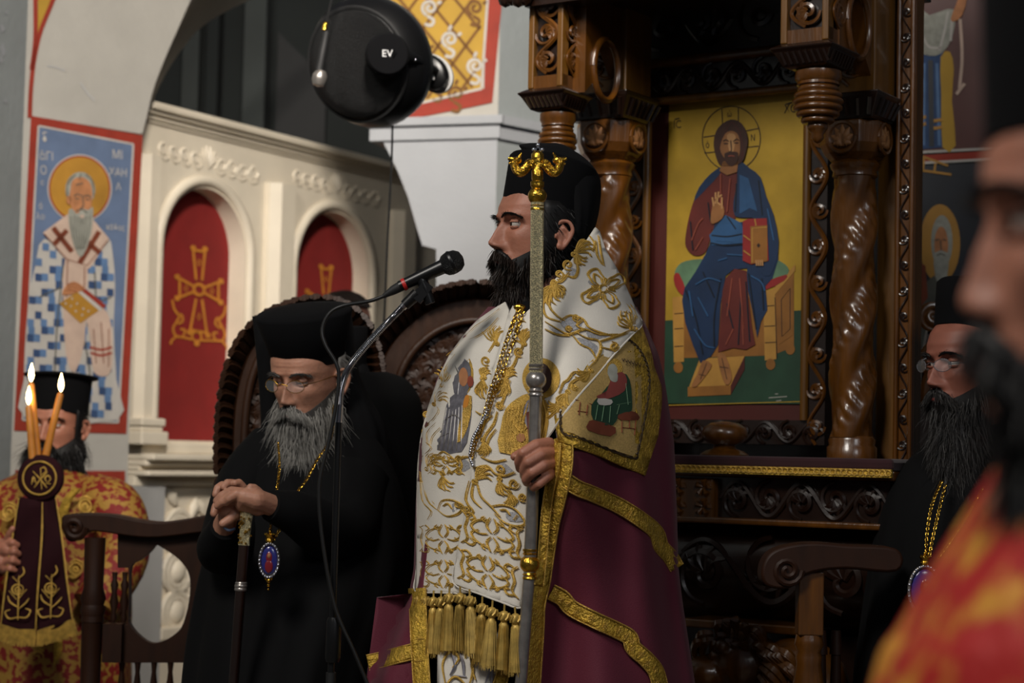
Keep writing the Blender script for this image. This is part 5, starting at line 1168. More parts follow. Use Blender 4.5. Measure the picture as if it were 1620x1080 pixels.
# ---- gold embroidery
E1 = []; E2 = []
def acan(x, y, s, a, fl=1, n=5):
    """sheaf of curling leaves fanning from a node"""
    o = []
    for k in range(n):
        b = a+fl*(k-(n-1)/2)*.30; L = s*(1.0-.10*abs(k-(n-1)/2)); c = b+fl*.55
        p0 = (x, y); p1 = (x+.4*L*math.cos(b), y+.4*L*math.sin(b)); p2 = (x+.8*L*math.cos(b+fl*.12), y+.8*L*math.sin(b+fl*.12)); p3 = (x+L*math.cos(c-fl*.2), y+L*math.sin(c-fl*.2)); o.append([p0, p1, p2, p3])
    o.append(spiral(x-.12*s*math.cos(a), y-.12*s*math.sin(a), .14*s, .05*s, a, 1.2, 10)); return o
def cscroll(x, y, s, a, fl=1, t=1.35): return [spiral(x, y, s, s*.16, a, fl*t, 18)]
def scurve(p, q, bend):
    mx, my = (p[0]+q[0])/2, (p[1]+q[1])/2; dx, dy = q[0]-p[0], q[1]-p[1]
    return [[p, (p[0]+dx*.25-dy*bend, p[1]+dy*.25+dx*bend), (mx, my), (p[0]+dx*.75+dy*bend, p[1]+dy*.75-dx*bend), q]]
def cart(x, y, w, h, sk=0):
    """mirrored cartouche of scrolls"""
    o = []
    for sx in (-1, 1):
        X_ = lambda a, b: (x+sx*a*w, y+b*h+sx*a*w*sk)
        o += [[X_(.06, -.42), X_(.25, -.30), X_(.34, -.10), X_(.22, .05), X_(.08, 0)], [X_(.06, .42), X_(.25, .30), X_(.34, .10), X_(.22, -.05)], [X_(.50, -.48), X_(.40, -.30), X_(.44, 0), X_(.40, .30), X_(.50, .48)], [X_(.46, -.40), X_(.34, -.46), X_(.28, -.34), X_(.36, -.26)], [X_(.46, .40), X_(.34, .46), X_(.28, .34), X_(.36, .26)], [X_(.03, -.5), X_(.09, -.25), X_(.02, -.06)], [X_(.03, .5), X_(.09, .25), X_(.02, .06)], [X_(.12, -.48), X_(.17, -.40), X_(.12, -.32)], [X_(.12, .48), X_(.17, .40), X_(.12, .32)]]
    return o
# left strip, from hem upwards
E1 += cart(701, 907, 80, 44)+cart(701, 852, 80, 46)
E1 += [[(664, 745), (668, 790), (682, 808), (676, 822)], [(668, 760), (676, 790), (690, 805)], [(672, 770), (686, 796)], [(692, 806), (698, 792), (712, 790), (724, 794), (732, 800), (724, 812), (706, 816), (692, 806)], [(700, 800), (708, 796), (714, 804)]] + cscroll(724, 797, 6, 0)
E1 += acan(676, 738, 26, -1.2)+acan(700, 752, 26, 1.5, -1)+cart(705, 735, 56, 30)
E1 += [[(664, 728), (690, 722), (712, 730), (736, 722), (752, 724)], [(668, 722), (682, 708), (672, 698)], [(690, 722), (700, 714), (712, 720)]]
E1 += [[(672, 702), (668, 680), (684, 664), (694, 648), (686, 636)], [(676, 704), (676, 684), (690, 668)], [(680, 706), (684, 690), (696, 676)]]+acan(688, 636, 24, -1.0)+cscroll(674, 656, 6, 0, -1)
E1 += acan(700, 606, 26, -1.3, -1)+[[(690, 622), (702, 600), (706, 580), (720, 560)], [(706, 592), (714, 582)]]
E1 += [[(706, 562), (724, 548), (728, 540)], [(736, 532), (752, 516), (768, 506), (790, 488)], [(740, 538), (758, 530), (774, 518), (788, 502)], [(762, 524), (776, 538), (784, 522)]]+acan(784, 540, 26, -1.9)+acan(764, 600, 32, 1.75, -1)+acan(762, 596, 18, -1.4)+cscroll(768, 570, 8, 1)+[[(770, 640), (762, 655), (752, 650)], [(772, 556), (782, 540), (790, 515)]]
# shoulder piece: bottom cartouches
E2 += cart(771, 905, 96, 52, .33)+cart(778, 846, 98, 54, .30)
E2 += [[(742, 760), (736, 790), (748, 808), (738, 818)], [(748, 762), (746, 786), (760, 802)], [(754, 764), (760, 784), (776, 800), (790, 816)], [(776, 800), (796, 798), (816, 806), (830, 826), (818, 832), (798, 826), (782, 812)], [(790, 806), (800, 806), (806, 814)], [(818, 814), (812, 822)]]+acan(752, 758, 30, -.9)+cscroll(738, 806, 6, 2)
E2 += [[(748, 740), (770, 736), (782, 748), (796, 752), (814, 746)], [(760, 722), (780, 730), (800, 726)]]+acan(790, 760, 26, 1.4, -1)+acan(806, 780, 22, 1.2)+cscroll(812, 764, 9, 0)+cscroll(790, 742, 8, 2, -1)+cscroll(826, 786, 7, 1)
E2 += [[(762, 715), (766, 690), (780, 670), (786, 650)], [(766, 716), (772, 694), (784, 678)], [(758, 690), (766, 668), (778, 656)]]+acan(764, 698, 24, 1.3)+acan(798, 597, 34, 1.7)+acan(800, 597, 20, -1.2)+cscroll(790, 640, 7, 0)+[[(800, 590), (812, 576), (818, 560)], [(806, 600), (796, 630), (788, 648)]]
E2 += [[(818, 560), (826, 545), (814, 538), (808, 550)], [(824, 540), (816, 520), (826, 505)], [(806, 520), (816, 505), (830, 508)]]+cscroll(820, 556, 8, 1)+acan(828, 540, 22, -1.6)
# shoulder top sprays
E2 += acan(910, 399, 32, -.7)+acan(912, 400, 22, 1.3, -1)+[[(932, 372), (940, 384), (938, 394), (930, 388)], [(946, 372), (950, 400), (955, 420)], [(942, 380), (944, 402), (952, 418)]]
E2 += cscroll(898, 418, 9, 1)+cscroll(884, 434, 8, 2, -1)+[[(908, 406), (914, 424), (908, 438), (892, 434)], [(900, 430), (888, 444), (878, 446)]]+acan(874, 450, 34, 2.1, -1)+acan(876, 450, 24, .7)
E2 += [[(866, 458), (858, 480), (864, 500), (886, 508)], [(872, 460), (868, 482), (880, 498), (892, 506)], [(862, 460), (850, 484), (854, 510)]]
E2 += [[(886, 506), (902, 498), (922, 504), (930, 516), (946, 524), (974, 530), (1000, 520)], [(862, 508), (882, 520), (900, 528), (924, 520), (946, 528), (978, 528)], [(862, 520), (880, 528), (900, 530)], [(922, 504), (912, 514), (924, 520)]]+cscroll(911, 502, 6, 1)+cscroll(899, 520, 5, 0, -1)
E2 += [[(906, 530), (918, 544), (934, 552), (942, 566)], [(910, 524), (928, 534), (946, 538), (950, 552), (942, 570), (930, 584)], [(946, 540), (966, 534), (992, 526)], [(950, 548), (968, 552), (976, 544), (968, 540)]]+acan(1000, 518, 32, -2.5)+acan(998, 516, 26, -1.7, -1)+cscroll(972, 548, 8, 0)
E2 += [[(1000, 500), (996, 488), (990, 480)], [(1008, 504), (1002, 490), (996, 480)], [(1004, 512), (1010, 508)]]
E2 += acan(932, 588, 24, 2.5)+[[(926, 590), (908, 588), (898, 600), (890, 606), (884, 622)], [(918, 596), (904, 604), (898, 616)]]+acan(896, 622, 26, 2.2, -1)+cscroll(908, 612, 6, 0)+[[(882, 640), (872, 656), (858, 664)], [(890, 632), (880, 652)]]+acan(884, 640, 22, 2.6)
# flower cross on the shoulder
fc = (954, 456); qx = []
for a in (-.55, 1.05, 2.6, 4.2):
    def G(r, b): return (fc[0]+r*math.cos(a+b)*1.05, fc[1]+r*math.sin(a+b)*.95)
    qx += [[G(7, -.5), G(18, -.55), G(26, -.35), G(34, -.25), G(36, 0), G(34, .25), G(26, .35), G(18, .55), G(7, .5)], [G(9, -.3), G(18, -.3), G(28, 0), G(18, .3), G(9, .3)], [G(8, .8), G(17, .78), G(15, .6)]]
E2 += qx+[ring(fc[0], fc[1], 6, 6, 10)]
o1 = obj('gold_embroidery', cordm(E1, Sb, .0019, .0265, sm=3, n=5), 'gold_thread', st1); o2 = obj('gold_embroidery', cordm(E2, S2, .0021, .0385, sm=3, n=5), 'gold_thread', st2)
m = M()
for q in ([(888, 508), (904, 501), (922, 508), (914, 520), (900, 522), (890, 516)], [(866, 514), (884, 522), (898, 530), (880, 527)], [(926, 516), (944, 526), (966, 530), (946, 536), (930, 532)], [(912, 534), (930, 538), (946, 548), (940, 562), (930, 552)], [(898, 424), (912, 426), (908, 436), (896, 432)], [(800, 812), (818, 810), (828, 824), (806, 824)], [(790, 728), (812, 744), (806, 752), (788, 746)], [(884, 610), (900, 600), (904, 608), (890, 622)], [(944, 446), (936, 440), (930, 446), (938, 452)], [(964, 448), (972, 440), (978, 446), (970, 454)], [(942, 464), (934, 472), (940, 476), (948, 468)], [(966, 464), (978, 470), (976, 476), (964, 470)]): fillm(q, S2, .0368, 8, m, 2)
obj('silver_infill', m, 'silver_cloth', st2, kind='stuff')
m = M()
for q in ([(696, 804), (710, 794), (726, 800), (718, 810), (702, 812)], [(668, 726), (690, 725), (704, 732), (690, 744), (672, 740)], [(712, 734), (736, 726), (744, 740), (724, 748)], [(694, 840), (708, 840), (706, 862), (696, 862)], [(694, 896), (708, 896), (706, 918), (696, 918)], [(740, 536), (762, 518), (780, 508), (764, 528)]): fillm(q, Sb, .0248, 8, m, 2)
obj('silver_infill', m, 'silver_cloth', st1, kind='stuff')
obj('gold_outline', cordm([[(p[0]+1.9, p[1]+1.4) for p in l] for l in E1], Sb, .0013, .0262, sm=3, n=4), 'gold_thread', st1); obj('gold_outline', cordm([[(p[0]+2.1, p[1]+1.5) for p in l] for l in E2], S2, .0014, .0382, sm=3, n=4), 'gold_thread', st2)
# ---- embroidered figures
def ff(n, poly, S, off, mt, par, sm=2, st_=8): return obj(n, fillm(poly, S, off, st_, sm=sm), mt, par)
o = .0262
ff('figure_halo', ring(730, 592, 19, 34, 24), Sb, o, 'gold_thread', st1, 0); ff('figure_hood', [(728, 566), (742, 574), (745, 596), (738, 624), (722, 630), (716, 606), (718, 580)], Sb, o+.001, 'silver_thread', st1)
ff('figure_face', ring(733, 596, 7.5, 15, 14), Sb, o+.002, 'fresco_skin', st1, 0); ff('figure_robe', [(720, 622), (704, 640), (694, 668), (688, 714), (730, 714), (742, 680), (746, 640), (738, 622)], Sb, o+.0005, 'silver_thread', st1)
ff('child_robe', [(736, 630), (746, 626), (744, 660), (734, 690), (722, 700), (726, 672), (732, 650)], Sb, o+.0015, 'gold_thread', st1); ff('child_face', ring(744, 603, 5, 9, 12), Sb, o+.002, 'icon_red_light', st1, 0); ff('child_vest', [(736, 626), (742, 626), (740, 642), (732, 644)], Sb, o+.002, 'ochre_stitch', st1)
m = M(); cordm([[(706+i*5, 650-abs(i-2)*3), (700+i*6, 680), (694+i*7, 712)] for i in range(6)]+[[(720, 578), (726, 596), (724, 624)], [(704, 664), (718, 656), (730, 664)], [(698, 690), (712, 684)]], Sb, .0016, o+.0015, m); obj('figure_folds', m, 'silver', st1, kind='stuff')
o = .0378
ff('saint_halo', ring(856, 598, 30, 32, 30), S2, o, 'gold_thread', st2, 0); ff('saint_hair', ring(856, 598, 17, 24, 20), S2, o+.001, 'icon_hair', st2, 0); ff('saint_face', ring(848, 602, 10, 17, 16), S2, o+.0018, 'icon_skin', st2, 0)
ff('saint_robe', [(836, 622), (818, 630), (800, 646), (792, 676), (790, 715), (846, 718), (864, 690), (868, 650), (858, 626)], S2, o+.0008, 'gold_thread', st2); ff('saint_vest', [(834, 634), (848, 632), (846, 672), (834, 676), (828, 655)], S2, o+.0016, 'silver_thread', st2); ff('saint_book', [(832, 652), (848, 648), (852, 690), (836, 694)], S2, o+.0022, 'icon_red', st2, 0); ff('saint_hand', ring(824, 692, 7, 7, 12), S2, o+.0026, 'fresco_skin', st2, 0)
m = M(); cordm([[(800+i*6, 648-i*2), (798+i*5, 676), (800+i*7, 716)] for i in range(7)]+[[(808, 640), (812, 668), (824, 682), (834, 676)], [(802, 650), (806, 674), (820, 690)], [(812, 636), (818, 660), (828, 672)], [(858, 632), (864, 660), (856, 700)], [(852, 640), (858, 668), (852, 704)]], S2, .0018, o+.0018, m); obj('saint_folds', m, 'gold_thread', st2, kind='stuff')
# ---- square shield with seated evangelist on the mantle
Sq = lambda x, y, off=0: Sm(x, y, off)
sh = cloth('shield_border', [(1000, 520), (1014, 514), (1022, 536), (1030, 560), (1034, 580), (1046, 612), (1046, 640), (1040, 690), (1028, 725), (1020, 752), (985, 738), (950, 722), (910, 708), (884, 698), (878, 660), (880, 630), (930, 575)], Sq, .012, 'gold_braid', 12)
si_ = fillm([(985, 535), (998, 541), (1012, 556), (1022, 580), (1026, 610), (1018, 660), (1008, 712), (1003, 722), (960, 708), (920, 692), (890, 682), (888, 650), (900, 615), (940, 570)], Sq, .0165, 12); obj('shield_ground', si_, 'beige_cloth', sh)
m = M(); P = cr([(985, 533), (998, 540), (1013, 555), (1024, 580), (1027, 610), (1020, 660), (1009, 714), (1003, 724), (960, 709), (920, 693), (890, 683), (887, 650)], 12)
for ph in (0, PI): m.tube([Sq(x+1.6*math.cos(i*.9+ph), y+1.6*math.sin(i*.9+ph), .018) for i, (x, y) in enumerate(P)], .0014, 5)
obj('twisted_cord', m, 'cord_dark', sh)
m = M(); cordm([[(984+i*5.2, 566+i*1.6), (986+i*5.2, 571+i*1.6), (988+i*5.2, 566+i*1.6)] for i in range(7)]+[[(990+i*5, 577+i*1.2), (993+i*5, 574+i*1.2)] for i in range(5)], Sq, .0008, .0175, m, 3); obj('shield_lettering', m, 'icon_line', sh, kind='stuff')
m = M()
for (x, y) in ((1030, 590), (1036, 630), (1032, 680), (1022, 715), (1016, 738), (990, 726), (966, 716), (940, 706), (916, 698)): cordm([[(x-5, y), (x+5, y)], [(x, y-5), (x, y+5)], [(x-4, y-4), (x+4, y+4)]], Sq, .0012, .0165, m, 0)
obj('border_motifs', m, 'gold_thread', sh, kind='stuff')
q = .0175
for n_, poly, mt, d in (('evangelist_halo', ring(972, 582, 13, 15, 20), 'gold_thread', 0), ('evangelist_hair', ring(969, 587, 8, 12, 14), 'fresco_grey', .0005), ('evangelist_robe', [(960, 612), (984, 590), (996, 600), (1000, 630), (998, 655), (978, 660), (970, 672), (940, 668), (936, 640), (950, 625)], 'icon_green', .001), ('evangelist_tunic', [(968, 596), (984, 588), (992, 600), (988, 618), (970, 628), (952, 632), (944, 626), (960, 618)], 'lip', .0016), ('evangelist_beard', [(964, 590), (976, 588), (977, 602), (971, 604), (965, 600)], 'fresco_grey', .002), ('evangelist_book', [(946, 630), (968, 632), (966, 640), (948, 640)], 'fresco_white', .002), ('stool', [(978, 656), (1000, 650), (1010, 656), (1010, 664), (982, 664)], 'fresco_brown', .0014), ('footrest', [(930, 670), (938, 664), (974, 676), (966, 690), (930, 680)], 'fresco_brown', .0012)):
    ff(n_, poly, Sq, q+d, mt, sh, 2 if 'halo' not in n_ else 0, 9)
m = M(); cordm([[(984, 664), (984, 684)], [(1006, 664), (1004, 688)], [(996, 664), (996, 676)], [(984, 676), (1004, 678)], [(918, 636), (916, 656)], [(930, 640), (928, 656)], [(910, 632), (938, 640)], [(914, 650), (930, 652)]], Sq, .0022, q, m, 0); obj('furniture_legs', m, 'fresco_brown', sh)
m = M(); cordm([[(946, 640), (942, 664)], [(956, 640), (952, 666)], [(966, 642), (964, 668)], [(980, 640), (976, 655)], [(990, 606), (994, 640)], [(976, 640), (998, 636)]], Sq, .0012, q+.0016, m); obj('robe_folds', m, 'icon_cushion', sh, kind='stuff')
# black sleeve cuff at the wrist
obj('sleeve', M().tube(cr([at(880, 720, HY+.045), at(900, 730, HY+.068), at(950, 745, HY+.15)], 4), [.028, .031, .04], 20), 'black_cloth', bis)
# tassels
tas = None; tspots = [(663, 938, 0), (674, 939, -.05), (686, 940, .05), (698, 940, 0), (711, 934, 0), (728, 934, .1), (743, 938, -.1), (763, 950, 0), (779, 956, .05), (798, 962, -.05), (815, 966, .05)]
def tassel_mesh():
    m = M(); m.ball((0, 0, -.012), (.0085, .0085, .009), 12)
    for k in range(8): a = 2*PI*k/8; m.tube([(.0085*math.cos(a), .0085*math.sin(a), -.016), (.009*math.cos(a+.4), .009*math.sin(a+.4), -.012), (.0075*math.cos(a+.8), .0075*math.sin(a+.8), -.007)], .0016, 5)
    m.tube([(0, 0, .006), (0, 0, -.006)], .0016, 6); m.lathe((0, 0, 0), [(.004, -.019), (.0075, -.024), (.0068, -.03), (.009, -.05), (.0125, -.088), (.002, -.09)], 14)
    rng = np.random.RandomState(8)
    for k in range(90):
        a = rng.uniform(0, 2*PI); r = rng.uniform(.7, 1.05); m.tube([(.0068*r*math.cos(a), .0068*r*math.sin(a), -.024), (.0105*r*math.cos(a+.1), .0105*r*math.sin(a+.1), -.058), (.0145*r*math.cos(a+.15), .0145*r*math.sin(a+.15), -.088-rng.uniform(0, .008))], [.0009, .0008, .0004], 3)
    return m
for i, (x, y, rz) in enumerate(tspots):
    p = Sb(x, y, .03 if i < 4 else .045)
    if tas is None:
        tm_ = tassel_mesh(); tm_.V = [v+ORG[bis.name] for v in tm_.V]; tas = obj('tassel', tm_, 'gold_tassel', bis); o = tas
    else: o = tas.copy(); C.objects.link(o); o.parent = bis
    o.location = p-ORG[bis.name]; o.rotation_euler = (0, rz*1.4-(.12 if i < 2 else 0), i*.9); o.scale = (1.25, 1.25, 1.28)
# chains round the bishop's neck
def links(path, r, tr, m, n=8):
    P = [Vector(p) for p in path]; acc = 0; k = 0
    for i in range(len(P)-1):
        acc += (P[i+1]-P[i]).length
        if acc > r*1.5:
            acc = 0; d = (P[i+1]-P[i]).normalized(); a = d.orthogonal().normalized() if k % 2 else d.cross(d.orthogonal()).normalized(); k += 1
            m.tube([P[i]+(d*math.cos(x)*1.25+a*math.sin(x))*r for x in np.linspace(0, 2*PI, n+1)], tr, 4, caps=False)
    return m
t = thing('neck_chain', 'gilt pectoral chain hanging down the front of the bishop white stole', 'chain', Sb(760, 700, .05))
m = M(); links([Sb(*p, .045) for p in cr([(822, 486), (808, 520), (796, 556), (786, 590), (776, 620), (768, 650), (760, 680), (750, 706), (744, 730)], 30)], .0045, .0013, m); links([Sb(*p, .045) for p in cr([(828, 490), (816, 526), (804, 560), (792, 596), (780, 628), (772, 655)], 30)], .0042, .0012, m); obj('gilt_links', m, 'gold_shiny', t, kind='stuff')
m = M()
for p in cr([(772, 648), (764, 664), (758, 676), (750, 690), (746, 705), (744, 722), (748, 736)], 4): m.ball(Sb(*p, .046), .0038, 8)
obj('pearls', m, 'crystal', t, kind='stuff'); obj('clasp', M().ball(Sb(822, 486, .047), (.012, .006, .007), 12), 'gold_shiny', t)
# ================================================================ staff
SY = 3.553
t = thing('bishop_staff', 'tall pastoral staff with gilt serpent head and silver shaft held by bishop', 'staff', Vector((at(822, 1080, SY).x, SY, 0)))
def sp_(px, py): return at(px, py, SY)
def ball_prof(c, r, name, mt, ax):
    return obj(name, M().lathe(c, [(r*.4, -r*1.6), (r*.72, -r*1.5), (r*.72, -r*1.3), (r*.6, -r*1.2), (r*.75, -r*1.05), (r*.62, -r*.9)]+[(r*math.cos(q), r*.95*math.sin(q)) for q in np.linspace(-.95, .95, 13)]+[(r*.62, r*.9), (r*.75, r*1.05), (r*.6, r*1.2), (r*.72, r*1.3), (r*.72, r*1.5), (r*.4, r*1.6)], 28, ax), mt, t)
axs = (sp_(850, 320)-sp_(848, 600)).normalized()
obj('engraved_tube', M().tube([sp_(848, 592), sp_(850, 318)], .0125, 24), 'silver_gilt', t)
obj('shaft', M().tube([sp_(848, 612), sp_(846, 690), sp_(841, 830), sp_(838, 890)], .0118, 20), 'silver', t)
lo = sp_(838, 900); bo = Vector((lo.x-.075, SY, 0)); bo.x = lo.x+(sp_(824, 1080).x-lo.x)*lo.z/(lo.z-sp_(824, 1080).z)
obj('lower_shaft', M().tube([bo, lo], .0112, 20), 'silver', t)
ball_prof(sp_(848, 601), .0195, 'silver_knop', 'silver', axs); ball_prof(sp_(838, 892), .0185, 'gilt_knop', 'gold_shiny', axs)
ball_prof(sp_(850, 310), .018, 'gilt_knop', 'gold_shiny', axs)
obj('collar', M().lathe(sp_(850, 297), [(.007, 0), (.013, .003), (.013, .008), (.008, .011), (.011, .016), (.011, .032), (.0085, .036), (.012, .052), (.012, .064), (.006, .07)], 20, axs), 'gold_shiny', t)
for sg in (-1, 1):
    pts = cr([(850+sg*2, 262), (850+sg*12, 258), (850+sg*18, 266), (850+sg*26, 272), (850+sg*33, 268), (850+sg*36, 258), (850+sg*31, 252)], 6)
    m = M(); m.tube([sp_(*p) for p in pts], [.0075, .0085, .0095, .010, .0088, .0075, .0062], 12)
    for i in range(3, len(pts)-2, 2):
        for a in (-.6, 0, .6): m.ball(sp_(*pts[i])+Vector((.004*math.sin(a), -.008*math.cos(a), .006*a)), .0034, 6)
    s = obj('serpent', m, 'gold_shiny', t)
    m = M(); h = sp_(850+sg*33, 254); m.ball(h, (.011, .008, .0075), 12); m.tube([h, h+Vector((sg*.016, -.002, .004))], [.007, .003], 8); m.tube([h-Vector((0, 0, .003)), h+Vector((sg*.014, -.002, -.006))], [.005, .002], 8); m.tube([h+Vector((-sg*.004, 0, .005)), h+Vector((-sg*.010, 0, .015))], [.004, .001], 6); m.ball(h+Vector((sg*.004, -.007, .003)), .002, 6); obj('serpent_head', m, 'gold_shiny', s)
c = sp_(851, 240); m = M().box(c, (.005, .005, .026)).box(c+Vector((0, 0, .004)), (.016, .005, .005))
for d in ((-.008, .004), (.008, .004), (0, .013), (0, -.004)): m.ball(c+Vector((d[0], 0, d[1])), .004, 8)
obj('top_cross', m, 'crystal', t)
# ================================================================ seated elder
def chest(px, py, Y, z=.5): return ([at(px, py, Y), at(px, py+120, Y), Vector((at(px, py, Y).x, Y, z))], [.055, .08, .085])
def seated_legs(x, Y, d=.14): return [([Vector((x+s*.09, Y, .52)), Vector((x+s*d, Y-.38, .50)), Vector((x+s*d, Y-.40, .09)), Vector((x+s*d, Y-.52, .05))], [.085, .065, .045, .035]) for s in (-1, 1)]
def standing_legs(x, Y): return [([Vector((x+s*.10, Y, .85)), Vector((x+s*.10, Y, .46)), Vector((x+s*.10, Y+.01, .08)), Vector((x+s*.10, Y-.13, .05))], [.085, .06, .042, .035]) for s in (-1, 1)]
EY = 4.45
eld = thing('person', 'seated grey bearded elder in black robe and glasses leaning on cane', 'person', Vector((at(470, 900, EY).x, EY, 0)))
TE = head_T(446, 637, 4.36, -27, 15, 2, 1.0)
h = 4.08
def k4(*q): return [at(x, y, h+d) for x, y, d in q]
hands = [  # upper hand: back of hand to the right, fingers to the left over the knob
    (k4((432, 800, .04), (405, 790, .0), (388, 786, -.005), (384, 796, .01), (408, 800, .02)), [.024, .024, .020, .018, .022]),
    (k4((392, 783, -.004), (375, 781, -.012), (362, 789, -.012), (358, 795, -.004)), [.0125, .0105, .0092, .0075]),
    (k4((386, 786, .002), (366, 782, -.004), (352, 793, -.004), (344, 800, .004)), [.0125, .0105, .0095, .0078]),
    (k4((388, 780, .012), (366, 776, .008), (350, 784, .008), (342, 792, .012)), [.012, .010, .009, .0075]),
    (k4((408, 778, .01), (402, 772, .002), (396, 770, -.004)), [.011, .0095, .0078]),
    (k4((432, 800, .04), (480, 815, .10), (540, 840, .30), (545, 740, .44), (500, 700, .46)), [.024, .030, .036, .038, .045]),
    # lower hand, fingers showing beyond
    (k4((372, 790, .05), (352, 790, .05), (356, 806, .045), (374, 812, .04), (366, 798, .06)), [.022, .020, .018, .016, .022]),
    (k4((366, 778, .05), (352, 768, .045), (345, 772, .035), (341, 782, .028)), [.012, .0105, .0095, .008]),
    (k4((378, 776, .05), (368, 765, .04), (360, 764, .03), (354, 770, .022)), [.012, .0105, .0095, .008]),
    (k4((386, 774, .05), (378, 764, .04), (372, 764, .03)), [.011, .0098, .008]),
    (k4((350, 790, .045), (342, 802, .03), (338, 812, .022)), [.012, .0105, .0082]),
    (k4((374, 810, .03), (362, 822, .02), (352, 828, .014)), [.0125, .0105, .0085]),
    (k4((362, 812, .06), (352, 840, .10), (356, 880, .25), (410, 790, .44), (450, 720, .47)), [.022, .028, .034, .034, .04])]
body(eld, TE, {'nose': 1.05, 'wr': .0022, 'nl': .004}, 'skin_pale', hands+[chest(475, 680, EY+.04)]+seated_legs(at(470, 900, EY).x, EY), .0026)
face_parts(eld, TE, 'hair_greydark', 'skin_pale', {'gaze': (-.1, -.9, -.55)}, .02)
beard(eld, TE, 'hair_greydark', {'zmin': -.165, 'wb': .058, 'fb': .095, 'bulge': .026, 'len': .08, 'wig': .24, 'wd': .0009}, 'hair_grey', 8000, 5)
collar(eld, TE); hair_side(eld, TE, 'hair_grey', (.06, .16), 500, t0=1.62)
kamilavka(eld, TE, .150, .262, .082, .112, -2, .008, mt='black_felt', el=1.06)
vr = smooth_rows([(492, 470, 548, .06), (498, 440, 556, .10), (530, 480, 560, .10), (580, 514, 566, .09), (620, 524, 580, .09), (680, 510, 610, .10), (760, 480, 620, .10)], 4)
v = obj('veil', loft_px(vr, EY+.12, 48, folds(8, .03, 500, 640)), 'black_veil', eld)
obj('veil_lappet', loft_px(smooth_rows([(500, 399, 440, .015), (560, 405, 440, .02), (620, 410, 440, .02), (690, 412, 450, .03), (740, 400, 460, .04)], 4), EY+.10, 20), 'black_veil', v)
rows = smooth_rows([(652, 450, 540, .04), (672, 425, 570, .05), (700, 398, 600, .07), (740, 368, 622, .11), (800, 345, 640, .17), (880, 322, 650, .22), (960, 305, 640, .28), (1080, 288, 600, .34), (1250, 280, 590, .38), (1480, 275, 585, .38)], 5)
obj('robe', loft_px(rows, EY+.05, 72, folds(11, .022, 700, 1000)), 'black_cloth', eld)
m = M(); m.tube(cr(k4((428, 799, .036), (470, 812, .09), (540, 842, .26), (560, 760, .38)), 4), [.034, .05, .075, .085], 24); obj('sleeve', m, 'black_cloth', eld)
m = M(); m.tube(cr(k4((356, 832, .085), (348, 860, .16), (360, 860, .26), (395, 770, .40), (440, 715, .46)), 4), [.034, .05, .065, .08, .08], 24); obj('sleeve', m, 'black_cloth', eld)
m = M(); m.tube(cr(k4((346, 826, .07), (360, 838, .055), (372, 836, .06)), 4), .003, 6); obj('cuff_edge', m, 'fresco_blue', eld)
# his spectacles
def glasses(T, label, rim, round_=True, tp=.0145):
    t = thing('spectacles', label, 'glasses', T @ Vector((0, -.115, .112)))
    for sg in (-1, 1):
        c = Vector((sg*.0325, -.107, .113)); ex = .0205; ez = tp
        L = [c+Vector((ex*math.cos(a)*(1 if round_ else (1-.12*math.sin(a)**2)), sg*0+.35*abs(0)+.006*(math.cos(a)*sg), ez*math.sin(a))) for a in np.linspace(0, 2*PI, 33)]
        rm = obj('rim', X(M().tube(L, .0008, 6), T), rim, t); obj('lens', X(M().add(L[:-1], [tuple(range(32))]), T), 'glass', rm, smooth=False)
        obj('temple', X(M().tube(cr([c+Vector((sg*.0205, .006, .003)), Vector((sg*.070, -.06, .118)), Vector((sg*.080, .0, .12)), Vector((sg*.079, .02, .112))], 4), .0009, 6), T), rim, t)
    obj('bridge', X(M().tube(cr([Vector((-.0125, -.109, .115)), Vector((0, -.113, .119)), Vector((.0125, -.109, .115))], 4), .0009, 6), T), rim, t)
glasses(TE, 'thin gold-rimmed round spectacles low on the seated elder nose', 'gold_shiny')
# cane under his hands
t = thing('walking_cane', 'dark wooden cane with gilt grip under the seated elder hands', 'cane', Vector((at(372, 1080, 4.10).x-.03, 4.10, 0)))
g0 = at(392, 792, 4.10); g1 = at(386, 862, 4.10); ax = (g0-g1).normalized()
obj('gilt_grip', M().tube([g1, g1.lerp(g0, .08), g1.lerp(g0, .5), g0], [.0125, .0115, .0125, .0175], 20), 'silver_gilt', t)
m = M(); random.seed(4)
for k in range(34): f = random.random(); a = random.uniform(PI, 2*PI); r = .0125+.004*f; m.ball(g1.lerp(g0, f)+Vector((r*math.cos(a), r*math.sin(a), 0)), .0028, 6)
obj('grip_filigree', m, 'gold_shiny', t, kind='stuff')
ft = Vector((at(372, 1080, 4.10).x-.035, 4.10, 0)); obj('shaft', M().tube([ft, g1], [.009, .0115], 16), 'wood_dark', t)
for q in (.40,):
    c = at(381, 928, 4.10); obj('silver_ring', M().lathe(c-ax*.009, [(.0118, 0), (.0135, .002), (.0135, .005), (.0125, .007), (.0138, .009), (.0138, .013), (.0125, .015), (.0135, .017), (.0118, .02)], 20, ax), 'silver', t)
